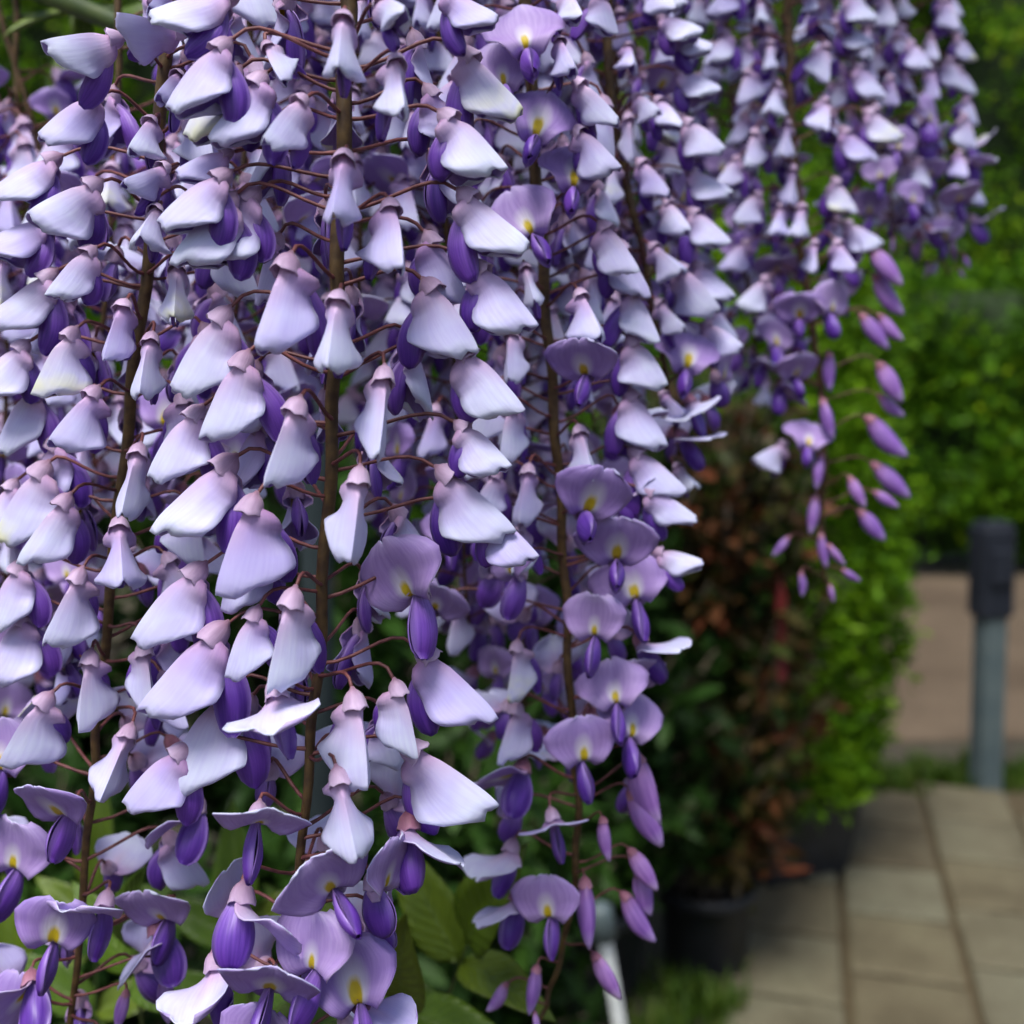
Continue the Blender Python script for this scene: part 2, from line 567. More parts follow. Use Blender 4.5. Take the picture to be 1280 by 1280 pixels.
slabs = [slab_mesh(i) for i in range(4)]
for ci in range(-1, 9):
    off = {0: 0.02, 1: 0.12, -1: 0.17}.get(ci, random.uniform(0, 0.28))
    for ri in range(-12, 1):
        c = P0 + AX * (ri * 0.302 + off - 0.03) + AY * ((ci + 0.5) * SW)
        if c.y > 3.75 + 0.1 * c.x or c.y < 0.6:
            continue
        if (c - P0).dot(AX) > 0.13:
            continue
        o = link('slab', random.choice(slabs), pav)
        o.location = (c.x, c.y, 0.012 + random.uniform(-.001, .002))
        o.rotation_euler = (R(random.uniform(-.5, .5)), R(random.uniform(-.4, .4)), -TH + R(random.uniform(-.6, .6)) + R(90))


# ------------------------------------------------------------------ foliage builders
def leaf_cloud(name, mat_, centers, normals, length, width, tones, fold=0.25, parent=None, jitter=0.9):
    """one mesh of many small folded leaves (two quads each)"""
    n = len(centers)
    c = np.asarray(centers, dtype=np.float32)
    nn = np.asarray(normals, dtype=np.float32)
    rnd = rng.normal(size=(n, 3)).astype(np.float32)
    d = nn * 0.6 + rnd * jitter
    d /= np.linalg.norm(d, axis=1, keepdims=True) + 1e-6
    r2 = rng.normal(size=(n, 3)).astype(np.float32)
    s = np.cross(d, r2); s /= np.linalg.norm(s, axis=1, keepdims=True) + 1e-6
    k = np.cross(d, s)
    L = (length * rng.uniform(.6, 1.25, n)).astype(np.float32)[:, None]
    W = (width * rng.uniform(.7, 1.2, n)).astype(np.float32)[:, None]
    a = c
    b = c + d * L
    m1 = c + d * L * .42 + s * W * .5 + k * W * fold
    m2 = c + d * L * .42 - s * W * .5 + k * W * fold
    v = np.stack([a, m1, b, m2], 1).reshape(-1, 3)
    # two triangles sharing the mid rib a-b
    base = np.arange(n)[:, None] * 4
    tri = np.concatenate([base + np.array([[0, 1, 2]]), base + np.array([[0, 2, 3]])], 1).reshape(-1, 3)
    me = bpy.data.meshes.new(name)
    me.vertices.add(len(v)); me.vertices.foreach_set('co', v.ravel())
    me.loops.add(tri.size); me.loops.foreach_set('vertex_index', tri.ravel().astype(np.int32))
    me.polygons.add(len(tri))
    me.polygons.foreach_set('loop_start', (np.arange(len(tri)) * 3).astype(np.int32))
    me.materials.append(mat_)
    at = me.attributes.new('tone', 'FLOAT', 'POINT')
    at.data.foreach_set('value', np.repeat(np.asarray(tones, dtype=np.float32), 4))
    me.update(calc_edges=True)
    o = link(name, me, parent)
    return o


def clumps(centers, normals, per, rad, tone_base, tone_var=.25):
    cs, ns, ts = [], [], []
    for c, n in zip(centers, normals):
        k = per
        dirs = rng.normal(size=(k, 3)); dirs /= np.linalg.norm(dirs, axis=1, keepdims=True)
        rr = rad * rng.uniform(.75, 1.3) * rng.uniform(.35, 1.0, k)[:, None] ** .6
        cs.append(np.array(c) + dirs * rr)
        ns.append(dirs * .7 + np.array(n) * .6)
        t0 = rng.uniform(*tone_base)
        ts.append(np.clip(t0 + rng.normal(0, tone_var, k), 0, 1))
    return np.concatenate(cs), np.concatenate(ns), np.concatenate(ts)


# hedge behind the path: two clipped tiers with a shaded gap between them
def hedge(name, label, x0, x1, y, zb, zt, depth, nclump, per, tone):
    root = thing(name, label, 'hedge', ((x0 + x1) / 2, y + depth / 2, 0))
    cx, cy = root.location.x, root.location.y
    cen, nor = [], []
    for i in range(nclump):
        x = rng.uniform(x0, x1); z = rng.uniform(zb, zt)
        bulge = .16 * math.sin(x * 2.1 + z * 1.3) + .12 * math.sin(x * 5.3 - z * 3.1) + .08 * math.sin(z * 6.0 + x)
        edge = min(1, (zt - z) / .5, (z - zb) / .35)
        yy = y - .12 - bulge * .8 + (1 - max(edge, 0)) * .3
        cen.append((x - cx, yy - cy, z)); nor.append((0, -1, .45))
    for i in range(nclump // 6):                       # the top
        x = rng.uniform(x0, x1)
        cen.append((x - cx, rng.uniform(y, y + depth) - cy, zt + rng.uniform(-.05, .1))); nor.append((0, 0, 1))
    for sx in (x0, x1):                                 # the ends
        for i in range(nclump // 14):
            cen.append((sx - cx, rng.uniform(y, y + depth) - cy, rng.uniform(zb, zt))); nor.append((1 if sx == x1 else -1, 0, .2))
    c, n, t = clumps(cen, nor, per, .17, tone)
    cr = leaf_cloud('crown', M['hedge'], c, n, .085, .05, t, parent=root)
    cr['kind'] = 'stuff'
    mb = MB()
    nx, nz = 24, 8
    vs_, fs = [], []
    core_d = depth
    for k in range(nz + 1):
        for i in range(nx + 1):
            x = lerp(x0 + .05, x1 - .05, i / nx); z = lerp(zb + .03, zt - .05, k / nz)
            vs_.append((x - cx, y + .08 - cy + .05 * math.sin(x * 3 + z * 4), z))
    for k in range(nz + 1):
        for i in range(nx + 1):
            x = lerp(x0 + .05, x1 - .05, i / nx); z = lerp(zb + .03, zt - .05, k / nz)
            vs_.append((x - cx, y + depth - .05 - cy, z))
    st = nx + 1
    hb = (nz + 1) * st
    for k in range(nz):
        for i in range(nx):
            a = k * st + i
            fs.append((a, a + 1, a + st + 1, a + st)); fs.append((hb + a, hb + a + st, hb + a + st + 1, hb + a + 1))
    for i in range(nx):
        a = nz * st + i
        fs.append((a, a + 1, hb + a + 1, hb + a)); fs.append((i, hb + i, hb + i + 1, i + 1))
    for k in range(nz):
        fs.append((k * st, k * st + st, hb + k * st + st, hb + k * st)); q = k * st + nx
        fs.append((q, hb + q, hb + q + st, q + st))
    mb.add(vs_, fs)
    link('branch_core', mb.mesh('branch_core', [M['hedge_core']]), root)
    k = 0
    x = x0 + .4
    while x < x1:
        mb = MB()
        mb.tube([(x - cx, 0, 0), (x - cx + .02, 0, zb + .25)], [.05, .04], 7)
        link('trunk', mb.mesh('trunk', [M['wood']]), root)
        x += 1.1
    return root


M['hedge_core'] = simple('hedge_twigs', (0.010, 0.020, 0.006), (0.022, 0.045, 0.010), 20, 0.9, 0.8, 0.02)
hedge('clipped_hedge', 'tall clipped green hedge behind the brown path and post', -7.5, 8.5, 7.9, .12, 2.05, .9, 1500, 34, (.0, .62))
hedge('hedge_screen', 'upper band of bright green foliage rising behind the clipped hedge', -8.0, 9.5, 9.3, 1.0, 5.6, 1.0, 1900, 30, (.3, .95))


# conifer in a square black pot
def square_pot(root, hx, h, rz=0.0):
    mb = MB()
    rings = []
    for (s, z) in ((.80, 0), (.97, h * .9), (1.06, h * .9), (1.06, h), (.96, h), (.92, h * .86)):
        rings.append([(sx * hx * s, sy * hx * s, z) for sx, sy in ((-1, -1), (1, -1), (1, 1), (-1, 1))])
    vs_ = [p for q in rings for p in q]
    fs = [(3, 2, 1, 0)]
    for i in range(len(rings) - 1):
        for k in range(4):
            fs.append((i * 4 + k, i * 4 + (k + 1) % 4, i * 4 + 4 + (k + 1) % 4, i * 4 + 4 + k))
    mb.add(vs_, fs)
    p = link('pot', mb.mesh('pot', [M['pot']], False), root)
    p.rotation_euler = (0, 0, rz)
    mb = MB(); e = hx * .93
    mb.add([(-e, -e, h * .87), (e, -e, h * .87), (e, e, h * .87), (-e, e, h * .87)], [(0, 1, 2, 3)])
    s = link('compost', mb.mesh('compost', [M['compost']], False), p)
    return p


def round_pot(root, r, h):
    mb = MB()
    seg = 28
    prof = [(.0, 0), (.76, 0), (.79, .01), (.95, h * .84), (.96, h * .845), (1.03, h * .85), (1.05, h), (1.0, h + .004), (.95, h), (.90, h * .84)]
    vs_, fs = [], []
    for (s, z) in prof:
        for k in range(seg):
            a = 2 * math.pi * k / seg
            vs_.append((r * s * math.cos(a), r * s * math.sin(a), z))
    for i in range(len(prof) - 1):
        for k in range(seg):
            fs.append((i * seg + k, i * seg + (k + 1) % seg, (i + 1) * seg + (k + 1) % seg, (i + 1) * seg + k))
    mb.add(vs_, fs)
    p = link('pot', mb.mesh('pot', [M['pot']]), root)
    mb = MB()
    mb.add([(r * .92 * math.cos(2 * math.pi * k / seg), r * .92 * math.sin(2 * math.pi * k / seg), h * .86) for k in range(seg)], [tuple(range(seg))])
    link('compost', mb.mesh('compost', [M['compost']], False), p)
    return p


def conifer(loc, h, rad, pot_h):
    root = thing('conifer', 'bright green bushy conifer in a square black pot beside the paving', 'conifer', loc)
    square_pot(root, .17, pot_h, R(28))
    mb = MB()
    mb.tube([(0, 0, pot_h * .8), (.01, 0, h * .5), (0, .01, h * .92)], [.022, .016, .004], 7)
    link('trunk', mb.mesh('trunk', [M['wood']]), root)
    cen, nor = [], []
    for i in range(620):
        z = rng.uniform(0, 1)
        a = rng.uniform(0, 2 * math.pi)
        rr = rad * (1.0 if z < .75 else math.sqrt(max(0.02, (1 - z) / .25))) * (.82 + .18 * math.sin(z * 2.4 + .4)) * (1 + .16 * math.sin(3 * a + z * 9) + .10 * math.sin(5 * a - z * 17))
        rr *= rng.uniform(.55, 1.0) ** .35
        zz = pot_h + .03 + z * (h - pot_h)
        cen.append((rr * math.cos(a), rr * math.sin(a), zz)); nor.append((math.cos(a), math.sin(a), .5))
    c, n, t = clumps(cen, nor, 46, .085, (.25, .9), .18)
    cr = leaf_cloud('crown', M['conifer'], c, n, .042, .016, t, parent=root, jitter=.6)
    cr['kind'] = 'stuff'
    mb = MB()                                       # dense dark inner twigs
    for i in range(70):
        z = rng.uniform(.05, .9); a = rng.uniform(0, 6.28)
        zz = pot_h + z * (h - pot_h)
        e = rad * .8 * (1 if z < .75 else .55)
        mb.tube([(0, 0, zz - .05), (e * .5 * math.cos(a), e * .5 * math.sin(a), zz), (e * math.cos(a), e * math.sin(a), zz + .10)], [.006, .004, .002], 4)
    link('twigs', mb.mesh('twigs', [M['wood']]), root)
    return root


g = G(1012, 1118); conifer((g.x - .06, g.y + .15, 0), 1.86, .245, .27)


# leafy shrubs in round pots
LEAF_SHARED = {}


def shrub_leaf_mesh(kind, tone):
    key = (kind, tone)
    if key in LEAF_SHARED:
        return LEAF_SHARED[key]
    v, fs = [], []
    n = 5
    for i in range(n + 1):
        u = i / n
        w_ = .19 * math.sin(math.pi * min(1, u * .96 + .02)) ** .8
        zc = -.12 * u * u
        v += [(u, -w_, zc + .05 * w_ / .19), (u, 0, zc), (u, w_, zc + .05 * w_ / .19)]
    for i in range(n):
        for k in range(2):
            a = i * 3 + k
            fs.append((a, a + 1, a + 4, a + 3))
    me = bpy.data.meshes.new('leaf')
    me.from_pydata(v, [], fs)
    me.materials.append(M[kind])
    at = me.attributes.new('tone', 'FLOAT', 'POINT')
    at.data.foreach_set('value', [tone] * len(v))
    me.polygons.foreach_set('use_smooth', [True] * len(fs))
    me.update()
    LEAF_SHARED[key] = me
    return me


def shrub(name, label, loc, h, rad, kind, tone, pot=(.15, .26), nshoot=60, leaf=.065, single=150, red_top=.0):
    root = thing(name, label, 'shrub', loc)
    round_pot(root, pot[0], pot[1])
    mb = MB()
    ends = []
    for i in range(nshoot):
        a = rng.uniform(0, 2 * math.pi)
        z1 = pot[1] + (h - pot[1]) * rng.uniform(.10, 1.0)
        e = rad * rng.uniform(.35, 1.0) * (.55 + .45 * math.sin(math.pi * min(1, (z1 - pot[1]) / (h - pot[1]) * .85 + .1)))
        p0 = Vector((rng.normal(0, .02), rng.normal(0, .02), pot[1] * .8))
        p3 = Vector((e * math.cos(a), e * math.sin(a), z1))
        pm = Vector((p3.x * .35, p3.y * .35, lerp(p0.z, z1, .55)))
        pts = smooth_path([p0, pm, p3], 4)
        mb.tube(pts, [lerp(.007, .002, k / (len(pts) - 1)) for k in range(len(pts))], 5)
        ends.append(pts)
    link('stems', mb.mesh('stems', [M['wood']]), root)
    C, N, T = [], [], []
    cand = []
    for pts in ends:
        t0 = rng.uniform(*tone)
        for k in range(30):
            q = rng.uniform(.35, 1.0) ** .8
            f_ = q * (len(pts) - 1); i = min(int(f_), len(pts) - 2)
            p = pts[i].lerp(pts[i + 1], f_ - i) + Vector(rng.normal(0, .018, 3))
            d = (Vector((p.x, p.y, 0)).normalized() * .8 + Vector((0, 0, rng.uniform(-.3, .7)))).normalized()
            tn = min(1, max(0, t0 + rng.normal(0, .14) + (red_top * (q - .6))))
            cand.append((p, d, tn))
    # nearest leaves to the camera side are single objects, the rest fill the crown
    rootp = Vector(loc)
    cand.sort(key=lambda k: (k[0] + rootp - CAM).length)
    for p, d, tn in cand[:single]:
        o = link('leaf', shrub_leaf_mesh(kind, round(tn * 12) / 12), root)
        dd = (d + Vector(rng.normal(0, .45, 3))).normalized()
        o.location = p
        o.rotation_euler = (dd.to_track_quat('X', 'Z') @ __import__('mathutils').Euler((rng.uniform(-.9, .9), 0, 0)).to_quaternion()).to_euler()
        s = leaf * rng.uniform(.7, 1.25)
        o.scale = (s, s, s)
    rest = cand[single:]
    if rest:
        cr = leaf_cloud('crown', M[kind], [tuple(k[0]) for k in rest], [tuple(k[1]) for k in rest], leaf, leaf * .42, [k[2] for k in rest], parent=root)
        cr['kind'] = 'stuff'
    return root


g = G(893, 1256)
shrub('red_leaved_shrub', 'shrub with dull red and orange young leaves in a round black pot', (g.x, g.y + .13, 0), 1.46, .27, 'redleaf', (.0, .8), (.115, .23), 210, .062, 270, .5)
shrub('dark_shrub', 'dark green leafy shrub in a black pot behind the yellow spotted florets', (.16, 2.35, 0), 1.34, .36, 'darkleaf', (.0, .6), (.15, .25), 150, .075, 200)
shrub('broad_leaved_shrub', 'broad dark shrub in a black pot behind the slender grey post', (-.42, 2.15, 0), 1.38, .42, 'darkleaf', (.0, .55), (.17, .26), 190, .085, 200)
shrub('tall_shrub', 'taller dark shrub in a black pot behind the spray below the leafy shoot', (-1.12, 2.25, 0), 1.5, .45, 'darkleaf', (.0, .55), (.17, .26), 190, .085, 200)
shrub('low_shrub', 'low dark green shrub in a black pot under the flower tips', (-.12, 1.72, 0), .80, .34, 'darkleaf', (.1, .75), (.14, .22), 130, .07, 220)
shrub('young_shrub', 'low shrub in a black pot below the spray that hangs under the leafy shoot', (-.78, 1.62, 0), .80, .34, 'darkleaf', (.1, .7), (.14, .22), 120, .07, 150)


# grass at the foot of the post and around the pots
def grass(name, label, spots, h, per):
    n = len(spots) * per
    cs, ts = [], []
    mbv, fs = [], []
    tones = []
    for (x, y, r) in spots:
        for k in range(per):
            a = rng.uniform(0, 6.28); rr = r * math.sqrt(rng.uniform())
            p = Vector((x + rr * math.cos(a), y + rr * math.sin(a), -.005))
            hh = h * rng.uniform(.45, 1.2)
            b = rng.uniform(0, 6.28)
            d = Vector((math.cos(b), math.sin(b), 0))
            s = Vector((-d.y, d.x, 0)) * .0035
            o = len(mbv)
            l = hh * rng.uniform(.15, .7)
            mbv += [tuple(p - s), tuple(p + s), tuple(p + d * l * .4 + UP * hh * .65 + s * .8), tuple(p + d * l * .4 + UP * hh * .65 - s * .8), tuple(p + d * l + UP * hh)]
            fs += [(o, o + 1, o + 2, o + 3), (o + 3, o + 2, o + 4)]
            tones += [rng.uniform(0, 1)] * 5
    me = bpy.data.meshes.new(name)
    me.from_pydata(mbv, [], fs)
    me.materials.append(M['grass'])
    at = me.attributes.new('tone', 'FLOAT', 'POINT')
    at.data.foreach_set('value', tones)
    me.update()
    o = link(name, me)
    o['kind'] = 'stuff'; o['label'] = label; o['category'] = 'grass'
    return o


gp = G(1238, 1000)
sp = []
for i in range(60):
    q = rng.uniform(0, 1)
    sp.append((lerp(gp.x - .42, gp.x + .7, q), lerp(gp.y + .10, gp.y + .26, q) + rng.normal(0, .06), .05))
for i in range(14):
    sp.append((gp.x - .75 + rng.normal(0, .1), gp.y + .4 + rng.normal(0, .12), .05))
grass('grass', 'short green grass round the foot of the grey post', sp, .075, 46)
sp = []
for i in range(34):
    q = G(rng.uniform(800, 925), rng.uniform(1235, 1330))
    sp.append((q.x, q.y, .035))
grass('weeds', 'thin green weeds growing in front of the round black pot', sp, .085, 18)


# post with a dark head, standing by the path
def bollard(loc, h):
    root = thing('garden_post', 'grey square garden post with a dark navy box head by the path', 'post', loc)
    root.rotation_euler = (0, R(-1.6), R(8))
    def rbox(name, hx, hy, z0, z1, m, bv=.006, parent=root, c=(0, 0)):
        mb = MB(); rings = []
        for e, z in ((bv, z0), (0, z0 + bv), (0, z1 - bv), (bv, z1)):
            x, y = hx - e, hy - e
            rings.append([(c[0] + q[0], c[1] + q[1], z) for q in ((-x + bv, -y), (x - bv, -y), (x, -y + bv), (x, y - bv), (x - bv, y), (-x + bv, y), (-x, y - bv), (-x, -y + bv))])
        vs_ = [p for q in rings for p in q]; fs = [tuple(range(8))[::-1], tuple(24 + k for k in range(8))]
        for i in range(3):
            for k in range(8):
                fs.append((i * 8 + k, i * 8 + (k + 1) % 8, i * 8 + 8 + (k + 1) % 8, i * 8 + 8 + k))
        mb.add(vs_, fs)
        return link(name, mb.mesh(name, [m], False), parent)
    rbox('base_plate', .052, .052, -.01, .012, M['post'], .003)
    rbox('post', .040, .040, .008, h * .69, M['post'])
    hd = rbox('head', .056, .052, h * .67, h, M['head'], .01)
    rbox('cover_flap', .036, .010, h * .80, h * .92, M['head'], .003, hd, (0, -.058))
    rbox('cap', .048, .045, h - .002, h + .012, M['head'], .005, hd)
    return root


bollard((gp.x, gp.y + .04, 0), .92)

# support post behind the flowers, and its thin companions
root = thing('support_post', 'slender grey metal post standing behind the long middle flower spray', 'post', (0, 0, 0))
b0 = P(398, 800, 1.15)
root.location = (b0.x, b0.y, 0)
mb = MB(); mb.tube([(0, 0, -.01), (0, 0, 1.0), (0, 0, 1.98)], [.0165] * 3, 14)
link('pole', mb.mesh('pole', [M['darkpost']]), root)
mb = MB(); mb.tube([(0, 0, 1.975), (0, 0, 1.995), (0, 0, 2.0)], [.019, .019, .012], 14)
link('cap', mb.mesh('cap', [M['head']]), root)
mb = MB(); mb.tube([(0, 0, 0), (0, 0, .02)], [.045, .045], 14)
link('foot', mb.mesh('foot', [M['post']]), root)

# pale stake with a grey clip at its top
s1, s0 = P(752, 1150, 1.30), P(776, 1290, 1.36)
d = (s0 - s1).normalized()
gpt = s1 + d * ((0 - s1.z) / d.z)
root = thing('plant_stake', 'pale galvanised plant stake with grey top leaning below the flowers', 'stake', gpt)
mb = MB(); mb.tube([s1 - gpt, Vector((0, 0, 0)) + d * .02], [.0085, .0085], 10)
link('rod', mb.mesh('rod', [M['steel']]), root)
mb = MB(); mb.tube([s1 - gpt - d * .022, s1 - gpt - d * .016, s1 - gpt + d * .022, s1 - gpt + d * .028], [.008, .015, .016, .011], 10)
link('clip', mb.mesh('clip', [M['post']]), root)

# bamboo cane and red label in the red shrub
g = G(893, 1256)
cane_b = Vector((g.x + .055, g.y + .06, .2))
ct = P(962, 545, 2.33)
root = thing('bamboo_cane', 'thin bamboo cane stuck in the pot of the red leaved shrub', 'cane', cane_b)
mb = MB()
v = ct - cane_b
pts, rad = [], []
for i in range(17):
    pts.append(v * (i / 16)); rad.append(.0085 if i % 4 == 0 else .007)
mb.tube(pts, rad, 8)
link('cane', mb.mesh('cane', [M['bamboo']]), root)
mb = MB(); mb.tube([v * .25, v * .253, v * .256], [.009, .0098, .009], 8)
link('tie', mb.mesh('tie', [M['redtag']]), root)
t0, t1 = P(976, 742, 2.25), P(978, 850, 2.25)
root = thing('plant_label', 'long red plastic plant label hanging in the red leaved shrub', 'label', t0)
mb = MB()
pp = smooth_path([Vector((0, 0, .02)), (t1 - t0) * .5 + Vector((.003, .01, 0)), t1 - t0], 4)
hw = .010
vs_, fs = [], []
for i, p in enumerate(pp):
    ww = hw * (.35 if i == 0 else 1)
    vs_ += [p + Vector((-ww, -.0008, 0)), p + Vector((ww, -.0008, 0)), p + Vector((ww, .0008, 0)), p + Vector((-ww, .0008, 0))]
for i in range(len(pp) - 1):
    for k in range(4):
        fs.append((i * 4 + k, i * 4 + (k + 1) % 4, i * 4 + 4 + (k + 1) % 4, i * 4 + 4 + k))
fs += [(3, 2, 1, 0), tuple(len(pp) * 4 - 4 + k for k in range(4))]
mb.add(vs_, fs)
link('strip', mb.mesh('strip', [M['redtag']], False), root)
mb = MB(); mb.tube([Vector((0, 0, .018)), Vector((.0, .03, .045)), Vector((-.02, .04, .03))], .0015, 5)
link('loop', mb.mesh('loop', [M['redtag']]), root)


# ------------------------------------------------------------------ floret meshes (unit length, x = axis, z = back of the banner)
def two_sided(mb, grid, uvs, th, m_out=0, m_in=1, flip=False):
    """grid [i][j] of points -> closed thin shell"""
    g_ = np.array(grid)
    du = np.gradient(g_, axis=0); dv = np.gradient(g_, axis=1)
    nrm = np.cross(du, dv); nrm /= np.linalg.norm(nrm, axis=2, keepdims=True) + 1e-9
    if flip:
        nrm = -nrm
    A = g_ + nrm * th / 2; B = g_ - nrm * th / 2
    ni, nj = g_.shape[:2]
    uv = [uvs[i][j] for i in range(ni) for j in range(nj)]
    def faces(rev):
        fs = []
        for i in range(ni - 1):
            for j in range(nj - 1):
                q = (i * nj + j, (i + 1) * nj + j, (i + 1) * nj + j + 1, i * nj + j + 1)
                fs.append(q[::-1] if rev else q)
        return fs
    n0 = len(mb.v)
    mb.add(A.reshape(-1, 3), faces(flip), uv, m_out)
    n1 = len(mb.v)
    mb.add(B.reshape(-1, 3), faces(not flip), uv, m_in)
    loop = [(0, j) for j in range(nj)] + [(i, nj - 1) for i in range(1, ni)] + [(ni - 1, j) for j in range(nj - 2, -1, -1)] + [(i, 0) for i in range(ni - 2, 0, -1)]
    ids = [i * nj + j for i, j in loop]
    for k in range(len(ids)):
        a, b = ids[k], ids[(k + 1) % len(ids)]
        mb.f.append((n0 + a, n0 + b, n1 + b, n1 + a)); mb.mi.append(m_out)


def banner_mesh(seed, L, rho0, rho1, bend, Wt, f0t, f1t, p_edge, endk, notch, wr, tipflare=0.0, x0=.11, pe=2.3, ridge=0.0, ruf=1.0):
    r = np.random.default_rng(seed)
    nu, nv = 18, 19
    us = np.linspace(0, 1, nu)
    fine = np.linspace(0, 1, 80)
    rho = R(rho0) + (R(rho1) - R(rho0)) * sstep(bend[0], bend[1], fine) + R(tipflare) * sstep(.7, 1, fine)
    cx = x0 + np.concatenate([[0], np.cumsum(np.cos(rho)[:-1])]) * L / 79
    cz = .05 + np.concatenate([[0], np.cumsum(np.sin(rho)[:-1])]) * L / 79
    ph = r.uniform(0, 6.28, 8)
    asym = r.uniform(-.08, .08)
    grid, uvs = [], []
    for u in us:
        row, ur = [], []
        W = np.interp(u, *zip(*Wt)) * L
        f0 = R(np.interp(u, *zip(*f0t))); f1 = R(np.interp(u, *zip(*f1t)))
        for v in [math.copysign(abs(q) ** 1.3, q) for q in np.linspace(-1, 1, nv)]:
            av = abs(v)
            ue = u * (1 - endk * av ** pe - notch * max(0, 1 - av / .14) + ruf * (.025 * math.sin(ph[0] + 7 * v) + .015 * math.sin(ph[5] + 15 * v)) * u)
            ue = min(1, max(0, ue))
            kk = 10
            y = mo = 0.0
            ds = W * (1 + asym * np.sign(v)) * av / kk
            for q in range(kk):
                s = (q + .5) / kk * av
                a_ = f0 + (f1 - f0) * s ** p_edge
                y += math.cos(a_) * ds; mo += math.sin(a_) * ds
            mo += wr * L * u * (math.sin(ph[1] + 3.1 * v + 2 * u) * .6 + math.sin(ph[2] + 6.3 * v - 3 * u) * .35 * av + math.sin(ph[3] + 5 * u + 2 * v) * .3)
            mo -= ridge * L * math.exp(-(v / .07) ** 2) * float(sstep(.12, .3, u))
            rr = np.interp(ue, fine, rho)
            X = np.interp(ue, fine, cx) + math.sin(rr) * mo
            Z = np.interp(ue, fine, cz) - math.cos(rr) * mo
            row.append((X, y * np.sign(v), Z)); ur.append((u, .5 + v / 2))
        grid.append(row); uvs.append(ur)
    mb = MB()
    two_sided(mb, grid, uvs, .014)
    me = mb.mesh('banner_petal', [M['back'], M['face']])
    if ridge:                                   # crisp mid rib fold
        mid = {i * nv + nv // 2 for i in range(4, nu)}
        se = me.attributes.new('sharp_edge', 'BOOLEAN', 'EDGE')
        se.data.foreach_set('value', [e.vertices[0] in mid and e.vertices[1] in mid for e in me.edges])
    return me


def wing_mesh(seed, L, rho0, rho1, hw, side, bulge, gap, m, z0=-.01, x0=.12, name='wing_petal'):
    r = np.random.default_rng(seed)
    nu, nv = 12, 9
    fine = np.linspace(0, 1, 50)
    rho = R(rho0) + (R(rho1) - R(rho0)) * fine ** .8
    cx = x0 + np.concatenate([[0], np.cumsum(np.cos(rho)[:-1])]) * L / 49
    cz = z0 + np.concatenate([[0], np.cumsum(np.sin(rho)[:-1])]) * L / 49
    ph = r.uniform(0, 6.28, 4)
    grid, uvs = [], []
    for i in range(nu):
        u = i / (nu - 1)
        wd = hw * (.16 + .84 * math.sin(math.pi * min(1, (u * .90 + .04)) ** 1.25) ** .75) if u < .999 else hw * .22
        rr = np.interp(u, fine, rho)
        row, ur = [], []
        for j in range(nv):
            v = -1 + 2 * j / (nv - 1)
            y = side * (gap + bulge * (1 - v * v) ** .7 * math.sin(math.pi * (u ** 1.3 * .92 + .04)) ** .9 + .012 * math.sin(ph[0] + 5 * u + 3 * v))
            X = np.interp(u, fine, cx) - math.sin(rr) * v * wd
            Z = np.interp(u, fine, cz) + math.cos(rr) * v * wd
            row.append((X, y, Z)); ur.append((u, .5 + v / 2))
        grid.append(row); uvs.append(ur)
    mb = MB()
    two_sided(mb, grid, uvs, .012, 0, 0, flip=side > 0)
    return mb.mesh(name, [m])


def calyx_mesh(seed, sc, m):
    r = np.random.default_rng(seed)
    seg = 14
    prof = [(-.03, .018), (0, .034), (.022, .066), (.06, .098), (.11, .118), (.165, .128), (.198, .141), (.208, .136), (.17, .122), (.12, .11)]
    mb = MB()
    vs_, fs, uv = [], [], []
    ph = r.uniform(0, 6.28)
    for i, (x, rr) in enumerate(prof):
        for k in range(seg):
            a = 2 * math.pi * k / seg
            tooth = ((.016 * math.sin(5 * a + ph) + .012 * math.sin(2 * a + ph * 2)) if 5 <= i <= 7 else 0)
            vs_.append(((x + tooth) * sc, rr * sc * math.cos(a) * .95, rr * sc * math.sin(a) + .012 * sc))
            uv.append((i / 9, k / seg))
    for i in range(len(prof) - 1):
        for k in range(seg):
            fs.append((i * seg + k, i * seg + (k + 1) % seg, (i + 1) * seg + (k + 1) % seg, (i + 1) * seg + k))
    fs.append(tuple(range(seg))[::-1])
    mb.add(vs_, fs, uv)
    return mb.mesh('floret', [m])


def bud_mesh(seed, curve):
    r = np.random.default_rng(seed)
    nu, seg = 12, 12
    mb = MB(); vs_, fs, uv = [], [], []
    for i in range(nu):
        u = i / (nu - 1)
        rr = .17 * (math.sin(math.pi * (u * .93 + .05) ** .85) ** .75) + .008
        x = .08 + u * .92
        z = curve * math.sin(u * 2.2) * .16
        for k in range(seg):
            a = 2 * math.pi * k / seg
            ridge = 1 + .22 * max(0, math.sin(a)) ** 6 - .12 * max(0, -math.sin(a)) ** 8
            vs_.append((x, rr * .78 * math.cos(a), z + rr * math.sin(a) * ridge)); uv.append((u, k / seg))
    for i in range(nu - 1):
        for k in range(seg):
            fs.append((i * seg + k, i * seg + (k + 1) % seg, (i + 1) * seg + (k + 1) % seg, (i + 1) * seg + k))
    fs.append(tuple((nu - 1) * seg + k for k in range(seg)))
    mb.add(vs_, fs, uv)
    return mb.mesh('bud_petals', [M['bud']])


